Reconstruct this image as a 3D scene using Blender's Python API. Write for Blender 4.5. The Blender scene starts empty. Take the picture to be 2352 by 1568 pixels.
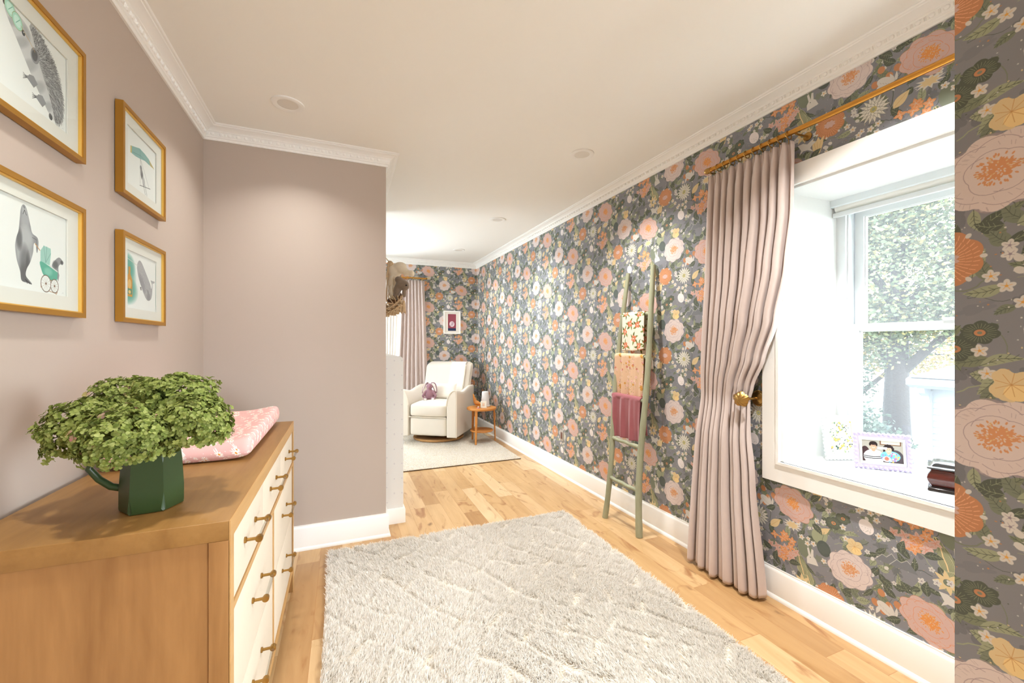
import bpy, bmesh, math, random
import numpy as np
from mathutils import Vector, Matrix, noise
R = math.radians
PI = math.pi
sc = bpy.context.scene
COL = sc.collection

# ------------------------------------------------------------------ camera
CAM_H = 1.33
cam = bpy.data.cameras.new('camera')
cam.sensor_width = 36.0
cam.lens = 36.0 * 956 / 2352
cam.shift_y = 7 / 2352
cam.clip_start = 0.02
co = bpy.data.objects.new('camera', cam)
COL.objects.link(co)
co.location = (0, 0, CAM_H)
co.rotation_euler = (R(90), 0, R(-22.2))
sc.camera = co

# ------------------------------------------------------------------ world and light
world = bpy.data.worlds.new('overcast_sky')
sc.world = world
world.use_nodes = True
bg = world.node_tree.nodes['Background']
bg.inputs['Color'].default_value = (0.88, 0.98, 1.09, 1)
bg.inputs['Strength'].default_value = 7.2

def area(name, loc, rot, sx, sy, power=0, color=(1, 1, 1), portal=False, spread=180):
    l = bpy.data.lights.new(name, 'AREA')
    l.shape = 'RECTANGLE'; l.size = sx; l.size_y = sy
    l.energy = power; l.color = color; l.spread = R(spread)
    l.cycles.is_portal = portal
    o = bpy.data.objects.new(name, l); COL.objects.link(o)
    o.location = loc; o.rotation_euler = rot
    return o
area('window_portal', (2.72, 1.02, 1.43), (0, R(90), 0), 1.5, 1.0, portal=True)
area('far_window_portal', (0.35, 6.75, 1.4), (R(-90), 0, 0), 1.1, 1.5, portal=True)
area('hall_portal', (2.15, -2.35, 1.25), (R(90), 0, 0), 1.2, 2.3, portal=True)  # guides sky light through the added rear opening
area('side_window_portal', (-1.62, 5.3, 1.45), (0, R(-90), 0), 1.3, 1.3, portal=True)

sc.view_settings.view_transform = 'Standard'
sc.view_settings.look = 'None'
sc.view_settings.gamma = 1
sc.view_settings.use_curve_mapping = False
sc.view_settings.exposure = 1.62
sc.cycles.max_bounces = 8
sc.cycles.diffuse_bounces = 5
sc.cycles.transparent_max_bounces = 12
sc.cycles.caustics_reflective = False
sc.cycles.caustics_refractive = False
sc.cycles.sample_clamp_indirect = 6
sc.cycles.use_denoising = True
sc.cycles.use_adaptive_sampling = True
sc.cycles.adaptive_threshold = 0.02

# ------------------------------------------------------------------ helpers: colour and materials
def lin(c):
    if max(c) > 1.001: c = [v / 255 for v in c]
    return tuple((v / 12.92 if v <= 0.04045 else ((v + 0.055) / 1.055) ** 2.4) for v in c[:3])

def mat(name, c, rough=0.6, metal=0.0, spec=0.5, noise_s=None, var=0.0, bump=0.0, bump_s=80, sheen=0.0, stretch=None, dist=0.002, coat=0.0):
    m = bpy.data.materials.new(name); m.use_nodes = True
    nt = m.node_tree; N = nt.nodes; L = nt.links
    b = N['Principled BSDF']
    b.inputs['Base Color'].default_value = (*lin(c), 1)
    b.inputs['Roughness'].default_value = rough
    b.inputs['Metallic'].default_value = metal
    b.inputs['Specular IOR Level'].default_value = spec
    b.inputs['Sheen Weight'].default_value = sheen
    b.inputs['Coat Weight'].default_value = coat
    tc = N.new('ShaderNodeTexCoord'); mp = N.new('ShaderNodeMapping')
    L.new(tc.outputs['Object'], mp.inputs['Vector'])
    if stretch: mp.inputs['Scale'].default_value = stretch
    if var:
        nz = N.new('ShaderNodeTexNoise'); nz.inputs['Scale'].default_value = noise_s or 6
        nz.inputs['Detail'].default_value = 5
        L.new(mp.outputs[0], nz.inputs['Vector'])
        mx = N.new('ShaderNodeMix'); mx.data_type = 'RGBA'
        l = lin(c)
        mx.inputs['A'].default_value = (*[v * (1 - var) for v in l], 1)
        mx.inputs['B'].default_value = (*[min(1, v * (1 + var)) for v in l], 1)
        L.new(nz.outputs['Fac'], mx.inputs['Factor']); L.new(mx.outputs['Result'], b.inputs['Base Color'])
    if bump:
        n2 = N.new('ShaderNodeTexNoise'); n2.inputs['Scale'].default_value = bump_s; n2.inputs['Detail'].default_value = 4
        L.new(mp.outputs[0], n2.inputs['Vector'])
        bp = N.new('ShaderNodeBump'); bp.inputs['Strength'].default_value = bump; bp.inputs['Distance'].default_value = dist
        L.new(n2.outputs['Fac'], bp.inputs['Height']); L.new(bp.outputs[0], b.inputs['Normal'])
    return m

def mat_island(name, cols, rough=0.7, sheen=0.0, trans=0.0):
    """each loose island (petal, leaf, tuft) takes its own tone from a ramp"""
    m = bpy.data.materials.new(name); m.use_nodes = True
    nt = m.node_tree; N = nt.nodes; L = nt.links; b = N['Principled BSDF']
    g = N.new('ShaderNodeNewGeometry'); r = N.new('ShaderNodeValToRGB')
    r.color_ramp.elements[0].color = (*lin(cols[0]), 1); r.color_ramp.elements[1].color = (*lin(cols[-1]), 1)
    for i, c in enumerate(cols[1:-1]):
        e = r.color_ramp.elements.new((i + 1) / (len(cols) - 1)); e.color = (*lin(c), 1)
    L.new(g.outputs['Random Per Island'], r.inputs['Fac']); L.new(r.outputs[0], b.inputs['Base Color'])
    b.inputs['Roughness'].default_value = rough; b.inputs['Specular IOR Level'].default_value = 0.2
    b.inputs['Sheen Weight'].default_value = sheen
    if trans:
        t = N.new('ShaderNodeBsdfTranslucent'); L.new(r.outputs[0], t.inputs['Color'])
        mx = N.new('ShaderNodeMixShader'); mx.inputs[0].default_value = trans
        L.new(b.outputs[0], mx.inputs[1]); L.new(t.outputs[0], mx.inputs[2])
        L.new(mx.outputs[0], N['Material Output'].inputs['Surface'])
    return m

def mat_wood(name, c1, c2, grain=(12, 1.2, 12), rough=0.45, scale=6, bump=0.05, coat=0.0):
    m = bpy.data.materials.new(name); m.use_nodes = True
    nt = m.node_tree; N = nt.nodes; L = nt.links; b = N['Principled BSDF']
    tc = N.new('ShaderNodeTexCoord'); mp = N.new('ShaderNodeMapping'); mp.inputs['Scale'].default_value = grain
    L.new(tc.outputs['Object'], mp.inputs['Vector'])
    n1 = N.new('ShaderNodeTexNoise'); n1.inputs['Scale'].default_value = scale / 6; n1.inputs['Detail'].default_value = 8; n1.inputs['Distortion'].default_value = 1.2
    n2 = N.new('ShaderNodeTexNoise'); n2.inputs['Scale'].default_value = scale * 1.5; n2.inputs['Detail'].default_value = 4
    L.new(mp.outputs[0], n1.inputs['Vector']); L.new(mp.outputs[0], n2.inputs['Vector'])
    ad = N.new('ShaderNodeMath'); ad.operation = 'MULTIPLY_ADD'; ad.inputs[1].default_value = 0.35
    L.new(n2.outputs['Fac'], ad.inputs[0]); L.new(n1.outputs['Fac'], ad.inputs[2])
    r = N.new('ShaderNodeValToRGB'); r.color_ramp.elements[0].position = 0.45; r.color_ramp.elements[1].position = 0.92
    r.color_ramp.elements[0].color = (*lin(c2), 1); r.color_ramp.elements[1].color = (*lin(c1), 1)
    L.new(ad.outputs[0], r.inputs['Fac']); L.new(r.outputs[0], b.inputs['Base Color'])
    b.inputs['Roughness'].default_value = rough; b.inputs['Specular IOR Level'].default_value = 0.4
    b.inputs['Coat Weight'].default_value = coat
    bp = N.new('ShaderNodeBump'); bp.inputs['Strength'].default_value = bump; bp.inputs['Distance'].default_value = 0.001
    L.new(n2.outputs['Fac'], bp.inputs['Height']); L.new(bp.outputs[0], b.inputs['Normal'])
    return m

def mat_glass(name, tint=(1, 1, 1), ior=1.3):
    m = bpy.data.materials.new(name); m.use_nodes = True
    nt = m.node_tree; N = nt.nodes; L = nt.links
    N.remove(N['Principled BSDF'])
    t = N.new('ShaderNodeBsdfTransparent'); t.inputs['Color'].default_value = (*tint, 1)
    g = N.new('ShaderNodeBsdfGlossy'); g.inputs['Roughness'].default_value = 0.02
    f = N.new('ShaderNodeFresnel'); f.inputs['IOR'].default_value = ior
    ge = N.new('ShaderNodeNewGeometry'); iv = N.new('ShaderNodeMath'); iv.operation = 'SUBTRACT'; iv.inputs[0].default_value = 1
    L.new(ge.outputs['Backfacing'], iv.inputs[1]); ml = N.new('ShaderNodeMath'); ml.operation = 'MULTIPLY'
    L.new(iv.outputs[0], ml.inputs[0]); L.new(f.outputs[0], ml.inputs[1])
    mx = N.new('ShaderNodeMixShader'); L.new(ml.outputs[0], mx.inputs[0])
    L.new(t.outputs[0], mx.inputs[1]); L.new(g.outputs[0], mx.inputs[2])
    L.new(mx.outputs[0], N['Material Output'].inputs['Surface'])
    return m

# ------------------------------------------------------------------ helpers: a small painter for printed patterns
class Canvas:
    """printed pattern, drawn in metres (u right, v up); SS = supersampling"""
    def __init__(s, w, h, ppm, bgc, lattice=False, ss=2):
        s.w, s.h, s.k, s.ss, s.lat = w, h, ppm * ss, ss, lattice
        s.W = int(round(w * ppm)) * ss; s.H = int(round(h * ppm)) * ss
        s.kx = s.W / w; s.ky = s.H / h
        s.a = np.empty((s.H, s.W, 3), np.float32); s.a[:] = np.array(bgc, np.float32) / 255
    def _offs(s):
        if not s.lat: return [(0, 0)]
        o = []
        for i in (-1, 0, 1):
            for j in (-2, -1, 0, 1, 2): o.append((i * s.w, j * s.h + i * s.h / 2))
        return o
    def poly(s, pts, c, al=1.0):
        P = np.array(pts, np.float64); c = np.array(c, np.float32) / 255
        for ou, ov in s._offs():
            x = (P[:, 0] + ou) * s.kx; y = (P[:, 1] + ov) * s.ky
            x0 = max(0, int(x.min())); x1 = min(s.W, int(x.max()) + 2)
            y0 = max(0, int(y.min())); y1 = min(s.H, int(y.max()) + 2)
            if x0 >= x1 or y0 >= y1: continue
            X, Y = np.meshgrid(np.arange(x0, x1) + .5, np.arange(y0, y1) + .5)
            ins = np.zeros(X.shape, bool)
            xj, yj = x[-1], y[-1]
            for xi, yi in zip(x, y):
                if yi != yj:
                    ins ^= ((yi > Y) != (yj > Y)) & (X < (xj - xi) * (Y - yi) / (yj - yi) + xi)
                xj, yj = xi, yi
            sub = s.a[y0:y1, x0:x1]
            sub[ins] = sub[ins] * (1 - al) + c * al
    def line(s, pts, wd, c, al=1.0):
        P = np.array(pts, np.float64); c = np.array(c, np.float32) / 255
        for ou, ov in s._offs():
            x = (P[:, 0] + ou) * s.kx; y = (P[:, 1] + ov) * s.ky; r = wd * s.kx / 2
            x0 = max(0, int(x.min() - r)); x1 = min(s.W, int(x.max() + r) + 2)
            y0 = max(0, int(y.min() - r)); y1 = min(s.H, int(y.max() + r) + 2)
            if x0 >= x1 or y0 >= y1: continue
            X, Y = np.meshgrid(np.arange(x0, x1) + .5, np.arange(y0, y1) + .5)
            ins = np.zeros(X.shape, bool)
            for i in range(len(x) - 1):
                dx, dy = x[i + 1] - x[i], y[i + 1] - y[i]; q = dx * dx + dy * dy + 1e-9
                t = np.clip(((X - x[i]) * dx + (Y - y[i]) * dy) / q, 0, 1)
                ins |= (X - x[i] - t * dx) ** 2 + (Y - y[i] - t * dy) ** 2 < r * r
            sub = s.a[y0:y1, x0:x1]
            sub[ins] = sub[ins] * (1 - al) + c * al
    def ell(s, u, v, rx, ry, c, rot=0, al=1.0, n=20, lobes=0, amp=0.0, ph=0):
        s.poly(ellp(u, v, rx, ry, rot, n if not lobes else max(n, lobes * 8), lobes, amp, ph), c, al)
    def soft(s, u, v, rx, ry, c, al=0.6, rot=0):
        """watercolour wash with a soft rim"""
        x0 = max(0, int((u - 1.6 * max(rx, ry)) * s.kx)); x1 = min(s.W, int((u + 1.6 * max(rx, ry)) * s.kx))
        y0 = max(0, int((v - 1.6 * max(rx, ry)) * s.ky)); y1 = min(s.H, int((v + 1.6 * max(rx, ry)) * s.ky))
        if x0 >= x1 or y0 >= y1: return
        X, Y = np.meshgrid((np.arange(x0, x1) + .5) / s.kx - u, (np.arange(y0, y1) + .5) / s.ky - v)
        cr, sr = math.cos(rot), math.sin(rot)
        d = ((X * cr + Y * sr) / rx) ** 2 + ((-X * sr + Y * cr) / ry) ** 2
        a = (np.clip(1.25 - d, 0, 1) ** 1.0 * al)[..., None]
        sub = s.a[y0:y1, x0:x1]; sub[:] = sub * (1 - a) + (np.array(c, np.float32) / 255) * a
    def inside(s, poly, fn):
        """keep what fn paints only within the outline"""
        a0 = s.a.copy(); keep = s.a; fn(); drawn = s.a.copy()
        s.a[:] = 0; s.poly(poly, (255, 255, 255)); m = s.a[..., :1] > .5
        s.a[:] = np.where(m, drawn, a0)
    def image(s, name, halfdrop=False):
        q = s.ss
        a = s.a.reshape(s.H // q, q, s.W // q, q, 3).mean((1, 3))
        if halfdrop:
            a = np.concatenate([a, np.roll(a, a.shape[0] // 2, 0)], 1)
        h, w = a.shape[:2]
        im = bpy.data.images.new(name, w, h)
        buf = np.ones((h, w, 4), np.float32); buf[..., :3] = a
        im.pixels.foreach_set(buf.ravel()); im.update(); im.pack()
        return im

def ellp(u, v, rx, ry, rot=0, n=20, lobes=0, amp=0.0, ph=0):
    o = []; cr, sr = math.cos(rot), math.sin(rot)
    for i in range(n):
        t = 2 * PI * i / n
        k = 1 + (amp * (abs(math.sin(lobes * t / 2 + ph)) * 2 - 1.2) if lobes else 0)
        x, y = rx * k * math.cos(t), ry * k * math.sin(t)
        o.append((u + x * cr - y * sr, v + x * sr + y * cr))
    return o
def leafp(u, v, ln, wd, rot, bend=0.0):
    o = []; n = 9
    for sgn in (1, -1):
        for i in range(n):
            t = i / (n - 1) if sgn > 0 else 1 - i / (n - 1)
            w = sgn * wd * math.sin(PI * t ** 0.8) * 0.5
            x = t * ln; y = w + bend * ln * math.sin(PI * t)
            o.append((u + x * math.cos(rot) - y * math.sin(rot), v + x * math.sin(rot) + y * math.cos(rot)))
    return o
def smooth(P, n=5):
    o = []; k = len(P)
    for i in range(k):
        p0, p1, p2, p3 = P[i - 1], P[i], P[(i + 1) % k], P[(i + 2) % k]
        for j in range(n):
            t = j / n
            o.append(tuple(.5 * (2 * p1[d] + (p2[d] - p0[d]) * t + (2 * p0[d] - 5 * p1[d] + 4 * p2[d] - p3[d]) * t * t + (3 * p1[d] - p0[d] - 3 * p2[d] + p3[d]) * t ** 3) for d in (0, 1)))
    return o
def inpoly(P, x, y):
    r = False; xj, yj = P[-1]
    for xi, yi in P:
        if (yi > y) != (yj > y) and x < (xj - xi) * (y - yi) / (yj - yi) + xi: r = not r
        xj, yj = xi, yi
    return r
def rotp(pts, u, v, sc_, rot):
    cr, sr = math.cos(rot), math.sin(rot)
    return [(u + sc_ * (x * cr - y * sr), v + sc_ * (x * sr + y * cr)) for x, y in pts]

def mat_img(name, im, rough=0.6, coord='UV', spec=0.3, weave=0.0, sheen=0.0):
    m = bpy.data.materials.new(name); m.use_nodes = True
    nt = m.node_tree; N = nt.nodes; L = nt.links; b = N['Principled BSDF']
    t = N.new('ShaderNodeTexImage'); t.image = im; t.interpolation = 'Linear'; t.extension = 'REPEAT'
    tc = N.new('ShaderNodeTexCoord'); L.new(tc.outputs[coord], t.inputs['Vector'])
    L.new(t.outputs['Color'], b.inputs['Base Color'])
    b.inputs['Roughness'].default_value = rough; b.inputs['Specular IOR Level'].default_value = spec
    b.inputs['Sheen Weight'].default_value = sheen
    if weave:
        n2 = N.new('ShaderNodeTexNoise'); n2.inputs['Scale'].default_value = 500
        L.new(tc.outputs['Object'], n2.inputs['Vector'])
        bp = N.new('ShaderNodeBump'); bp.inputs['Strength'].default_value = weave; bp.inputs['Distance'].default_value = 0.001
        L.new(n2.outputs['Fac'], bp.inputs['Height']); L.new(bp.outputs[0], b.inputs['Normal'])
    return m

# ------------------------------------------------------------------ helpers: mesh builder
class MB:
    def __init__(s): s.v = []; s.f = []; s.uv = {}; s.mi = []
    def slot(s, i): s.mi.append((len(s.f), i)); return s
    def add(s, vs, fs, xf=None):
        o = len(s.v)
        s.v += [tuple(xf(*p)) if xf else tuple(p) for p in vs]
        s.f += [tuple(i + o for i in f) for f in fs]
        return s
    def box(s, x0, x1, y0, y1, z0, z1, xf=None, bev=0.0):
        if bev:
            bm = bmesh.new(); bmesh.ops.create_cube(bm, size=1)
            for v in bm.verts: v.co = Vector(((x0 + x1) / 2 + v.co.x * (x1 - x0), (y0 + y1) / 2 + v.co.y * (y1 - y0), (z0 + z1) / 2 + v.co.z * (z1 - z0)))
            bmesh.ops.bevel(bm, geom=list(bm.edges), offset=bev, segments=3, affect='EDGES', profile=0.5)
            bm.verts.index_update()
            s.add([tuple(v.co) for v in bm.verts], [[v.index for v in f.verts] for f in bm.faces], xf); bm.free()
            return s
        vs = [(x0, y0, z0), (x1, y0, z0), (x1, y1, z0), (x0, y1, z0), (x0, y0, z1), (x1, y0, z1), (x1, y1, z1), (x0, y1, z1)]
        return s.add(vs, [(0, 3, 2, 1), (4, 5, 6, 7), (0, 1, 5, 4), (1, 2, 6, 5), (2, 3, 7, 6), (3, 0, 4, 7)], xf)
    def tube(s, path, r, seg=10, closed=False, caps=True, sq=1.0):
        P = [Vector(p) for p in path]; n = len(P)
        rr = r if hasattr(r, '__len__') else [r] * n
        T = []
        for i in range(n):
            a = P[(i - 1) % n] if (closed or i > 0) else P[0]
            b = P[(i + 1) % n] if (closed or i < n - 1) else P[-1]
            T.append((b - a).normalized())
        up = Vector((0, 0, 1)) if abs(T[0].z) < 0.9 else Vector((1, 0, 0))
        nx = T[0].cross(up).normalized(); vs = []
        for i in range(n):
            nx = (nx - T[i] * nx.dot(T[i])).normalized(); ny = T[i].cross(nx)
            for k in range(seg):
                a = 2 * PI * k / seg
                vs.append(tuple(P[i] + nx * math.cos(a) * rr[i] + ny * math.sin(a) * rr[i] * sq))
        fs = []
        for i in range(n if closed else n - 1):
            j = (i + 1) % n
            for k in range(seg):
                q = (k + 1) % seg
                fs.append((i * seg + k, i * seg + q, j * seg + q, j * seg + k))
        if caps and not closed:
            fs.append(tuple(range(seg))[::-1]); fs.append(tuple((n - 1) * seg + k for k in range(seg)))
        return s.add(vs, fs)
    def lathe(s, prof, c=(0, 0, 0), seg=28, axis='z', sx=1, sy=1):
        vs = []; n = len(prof)
        for r, z in prof:
            for k in range(seg):
                a = 2 * PI * k / seg
                p = (r * math.cos(a) * sx, r * math.sin(a) * sy, z)
                if axis == 'x': p = (z, p[0], p[1])
                if axis == 'y': p = (p[0], z, p[1])
                vs.append((c[0] + p[0], c[1] + p[1], c[2] + p[2]))
        fs = []
        for i in range(n - 1):
            for k in range(seg):
                q = (k + 1) % seg
                fs.append((i * seg + k, i * seg + q, (i + 1) * seg + q, (i + 1) * seg + k))
        if prof[0][0] > 1e-6: fs.append(tuple(range(seg))[::-1])
        if prof[-1][0] > 1e-6: fs.append(tuple((n - 1) * seg + k for k in range(seg)))
        return s.add(vs, fs)
    def ellipsoid(s, c, r, seg=12, rings=8, rot=None):
        vs = []; M = rot or Matrix.Identity(3)
        for i in range(rings + 1):
            t = PI * i / rings
            for k in range(seg):
                a = 2 * PI * k / seg
                p = M @ Vector((r[0] * math.sin(t) * math.cos(a), r[1] * math.sin(t) * math.sin(a), r[2] * math.cos(t)))
                vs.append((c[0] + p.x, c[1] + p.y, c[2] + p.z))
        fs = []
        for i in range(rings):
            for k in range(seg):
                q = (k + 1) % seg
                fs.append((i * seg + k, (i + 1) * seg + k, (i + 1) * seg + q, i * seg + q))
        return s.add(vs, fs)
    def grid(s, fn, nu, nv, wrap=False, uvfn=None):
        vs = [fn(i / nu, j / nv) for j in range(nv + 1) for i in range(nu + 1)]
        w = nu + 1; o = len(s.v)
        fs = [(j * w + i, j * w + i + 1, (j + 1) * w + i + 1, (j + 1) * w + i) for j in range(nv) for i in range(nu)]
        s.add(vs, fs)
        if uvfn:
            for j in range(nv + 1):
                for i in range(nu + 1): s.uv[o + j * w + i] = uvfn(i / nu, j / nv)
        return s
    def prism(s, poly, fn, d0, d1):
        """poly in 2D; fn(a, b, d) -> xyz"""
        n = len(poly)
        vs = [fn(a, b, d0) for a, b in poly] + [fn(a, b, d1) for a, b in poly]
        fs = [tuple(range(n))[::-1], tuple(range(n, 2 * n))] + [(i, (i + 1) % n, n + (i + 1) % n, n + i) for i in range(n)]
        return s.add(vs, fs)
    def ring(s, outer, inner, fn, d0, d1):
        """flat frame between two outlines of equal length, extruded d0..d1"""
        n = len(outer); vs = []
        for d in (d0, d1):
            vs += [fn(a, b, d) for a, b in outer] + [fn(a, b, d) for a, b in inner]
        fs = []
        for i in range(n):
            j = (i + 1) % n
            fs += [(i, n + i, n + j, j), (2 * n + i, 2 * n + j, 3 * n + j, 3 * n + i), (i, j, 2 * n + j, 2 * n + i), (n + i, 3 * n + i, 3 * n + j, n + j)]
        return s.add(vs, fs)
    def build(s, name, m, parent=None, smooth=True, angle=35, loc=None, uvfn=None, mods=None, kind=None, label=None):
        me = bpy.data.meshes.new(name); me.from_pydata(s.v, [], s.f)
        if uvfn or s.uv:
            ul = me.uv_layers.new(name='UVMap')
            if uvfn:
                for p in me.polygons:
                    for li in p.loop_indices:
                        ul.data[li].uv = uvfn(me.vertices[me.loops[li].vertex_index].co, p.normal)
            else:
                for l in me.loops: ul.data[l.index].uv = s.uv.get(l.vertex_index, (0, 0))
        if smooth:
            me.polygons.foreach_set('use_smooth', [True] * len(me.polygons))
            if angle < 180: me.set_sharp_from_angle(angle=R(angle))
        for mm in (m if isinstance(m, (list, tuple)) else [m]): me.materials.append(mm)
        for k, (a, i) in enumerate(s.mi):
            e = s.mi[k + 1][0] if k + 1 < len(s.mi) else len(s.f)
            for p in me.polygons[a:e]: p.material_index = i
        me.validate(); me.update()
        o = bpy.data.objects.new(name, me); COL.objects.link(o)
        if parent: o.parent = parent
        if loc: o.location = loc
        for md in mods or []:
            q = o.modifiers.new(md[0], md[0])
            for k, v in md[1].items(): setattr(q, k, v)
        if kind: o['kind'] = kind
        if label: o['label'] = label
        return o

def npmesh(name, V, F, m, parent=None, smooth=False):
    """V: (n,3) array; F: (k,4) or (k,3) array"""
    me = bpy.data.meshes.new(name); k, w = F.shape
    me.vertices.add(len(V)); me.vertices.foreach_set('co', V.astype(np.float32).ravel())
    me.loops.add(k * w); me.loops.foreach_set('vertex_index', F.astype(np.int32).ravel())
    me.polygons.add(k); me.polygons.foreach_set('loop_start', np.arange(0, k * w, w, dtype=np.int32))
    me.polygons.foreach_set('loop_total', np.full(k, w, np.int32))
    if smooth: me.polygons.foreach_set('use_smooth', np.ones(k, bool))
    me.update(calc_edges=True); me.materials.append(m)
    o = bpy.data.objects.new(name, me); COL.objects.link(o)
    if parent: o.parent = parent
    return o

def thing(name, label, cat, loc=(0, 0, 0), rz=0, group=None):
    o = bpy.data.objects.new(name, None); COL.objects.link(o); o.empty_display_size = 0.1
    o.location = loc; o.rotation_euler = (0, 0, rz); o['label'] = label; o['category'] = cat
    if group: o['group'] = group
    return o
def tag(o, label, cat, group=None):
    o['label'] = label; o['category'] = cat
    if group: o['group'] = group
    return o
def copy_tree(o, parent=None, label=None, loc=None, rz=None):
    c = o.copy(); COL.objects.link(c)
    if parent: c.parent = parent
    if label: c['label'] = label
    if loc: c.location = loc
    if rz is not None: c.rotation_euler = (0, 0, rz)
    for ch in list(o.children): copy_tree(ch, c)
    return c
def rect(a0, a1, b0, b1): return [(a0, b0), (a1, b0), (a1, b1), (a0, b1)]
def interp(t, tab):
    for (a, x), (b, y) in zip(tab, tab[1:]):
        if a <= t <= b or a >= t >= b: return x + (y - x) * (t - a) / (b - a)
    return tab[0][1] if abs(t - tab[0][0]) < abs(t - tab[-1][0]) else tab[-1][1]
def sm(t, tab):
    """smooth (monotone-ish) interpolation through the table"""
    for (a, x), (b, y) in zip(tab, tab[1:]):
        if a <= t <= b or a >= t >= b:
            q = (t - a) / (b - a); q = q * q * (3 - 2 * q) * 0.5 + q * 0.5
            return x + (y - x) * q
    return interp(t, tab)
def blob(name, parts, m, parent=None, voxel=0.006, disp=None):
    b = MB()
    for c, r, *rt in parts: b.ellipsoid(c, r, 16, 10, rt[0] if rt else None)
    o = b.build(name, m, parent, angle=180, mods=[('REMESH', dict(mode='VOXEL', voxel_size=voxel, use_smooth_shade=True)), ('SMOOTH', dict(factor=0.6, iterations=3))])
    return o
def rxyz(x=0, y=0, z=0):
    return (Matrix.Rotation(R(z), 3, 'Z') @ Matrix.Rotation(R(y), 3, 'Y') @ Matrix.Rotation(R(x), 3, 'X'))
# ------------------------------------------------------------------ the floral wallpaper print
TW, TH = 0.53, 0.556
rnd = random.Random(7)
C_BG = (134, 136, 142); C_DK = (86, 93, 82); C_LG = (158, 164, 136); C_MG = (124, 132, 114)
C_CR = (218, 204, 199); C_PK = (208, 178, 170); C_OR = (194, 136, 96); C_YE = (220, 198, 152); C_WH = (212, 209, 203)
C_PY = (222, 164, 80)
wp = Canvas(TW, TH, 1250, C_BG, lattice=True)
def at_(X, Y): return (X - 410) / 896, -(Y - 395) / 939
def wleaf(u, v, ln, wd, rot, c, vein, bend=0.08):
    wp.poly(leafp(u, v, ln, wd, rot, bend), c)
    L = rotp([(0, 0), (ln * .5, bend * ln), (ln * .92, bend * ln * .3)], u, v, 1, rot)
    wp.line(L, 0.0011, vein)
    for t in (.25, .42, .6, .76):
        for sg in (1, -1):
            a = (t * ln, bend * ln * math.sin(PI * t)); k = wd * .36 * math.sin(PI * t)
            wp.line(rotp([a, (a[0] + ln * .13, a[1] + sg * k)], u, v, 1, rot), 0.0007, vein)
def wfive(u, v, r, c=C_WH, mid=C_PY, n=5, ph=0, wide=.5):
    for i in range(n):
        a = ph + 2 * PI * i / n
        wp.ell(u + r * .56 * math.cos(a), v + r * .56 * math.sin(a), r * .5, r * wide * .72, c, a, n=12)
        wp.line([(u, v), (u + r * .62 * math.cos(a), v + r * .62 * math.sin(a))], .0007, mid)
    wp.ell(u, v, r * .2, r * .2, mid, n=8)
def wstar(u, v, r, c, mid, n=4, ph=0):
    for i in range(n):
        a = ph + 2 * PI * i / n
        wp.poly(leafp(u, v, r, r * .62, a, 0), c)
        for q in (-.2, 0, .2):
            wp.line([(u, v), (u + r * .7 * math.cos(a + q), v + r * .7 * math.sin(a + q))], .0006, mid)
def wpeony(u, v, rx, ry, rot, c, edge, st, seed):
    q = random.Random(seed)
    wp.ell(u, v, rx * 1.02, ry * 1.02, edge, rot, lobes=9, amp=.07, ph=q.random(), al=.6)
    wp.ell(u, v, rx, ry, c, rot, lobes=9, amp=.07, ph=q.random() * 0 + .2)
    # petal outlines
    for k, n in ((.78, 7), (.52, 5)):
        for i in range(n):
            a = 2 * PI * i / n + q.random() * .5
            arc = []
            for t in range(9):
                b = a + (t / 8 - .5) * 2 * PI / n * 1.15
                rr = k * (1 + .16 * math.sin(PI * t / 8))
                arc.append((rx * rr * math.cos(b), ry * rr * math.sin(b)))
            wp.line(rotp(arc, u, v, 1, rot), .0012, edge)
    for i in range(54):
        a = q.random() * 2 * PI; k = .62 + .3 * q.random()
        wp.line(rotp([(rx * k * math.cos(a), ry * k * math.sin(a)), (rx * (k + .1) * math.cos(a + .05), ry * (k + .1) * math.sin(a + .05))], u, v, 1, rot), .0008, edge, .7)
    su, sv = u + rx * .02, v + ry * .05
    wp.ell(su, sv, rx * .3, ry * .26, st, rot, lobes=9, amp=.12)
    for i in range(60):
        a = q.random() * 2 * PI; k = q.uniform(.26, .42)
        p = rotp([(rx * k * math.cos(a), ry * k * math.sin(a))], su, sv, 1, rot)[0]
        wp.ell(p[0], p[1], .0034, .0018, st, a + rot, n=7)
    for i in range(70):
        a = q.random() * 2 * PI; k = q.random() ** .6 * .38
        p = rotp([(rx * k * math.cos(a), ry * k * math.sin(a))], su, sv, 1, rot)[0]
        wp.ell(p[0], p[1], .0022, .0011, c if i % 3 else C_YE, a, n=6)
# faint ground texture, stems and dots
for i in range(60):
    u, v = rnd.random() * TW, rnd.random() * TH
    wp.ell(u, v, .012 + .02 * rnd.random(), .006 + .012 * rnd.random(), rnd.choice([(112, 114, 120), (126, 128, 135), C_MG, (108, 112, 112)]), rnd.random() * 3, al=.7, lobes=5, amp=.2)
for i in range(40):
    u, v = rnd.random() * TW, rnd.random() * TH; a = rnd.random() * 6.3; pts = [(u, v)]
    for k in range(8):
        a += rnd.uniform(-.5, .5); u += .011 * math.cos(a); v += .011 * math.sin(a); pts.append((u, v))
    wp.line(pts, rnd.choice([.001, .0016, .0025]), rnd.choice([C_DK, C_MG, C_LG, (90, 96, 92)]))
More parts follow.
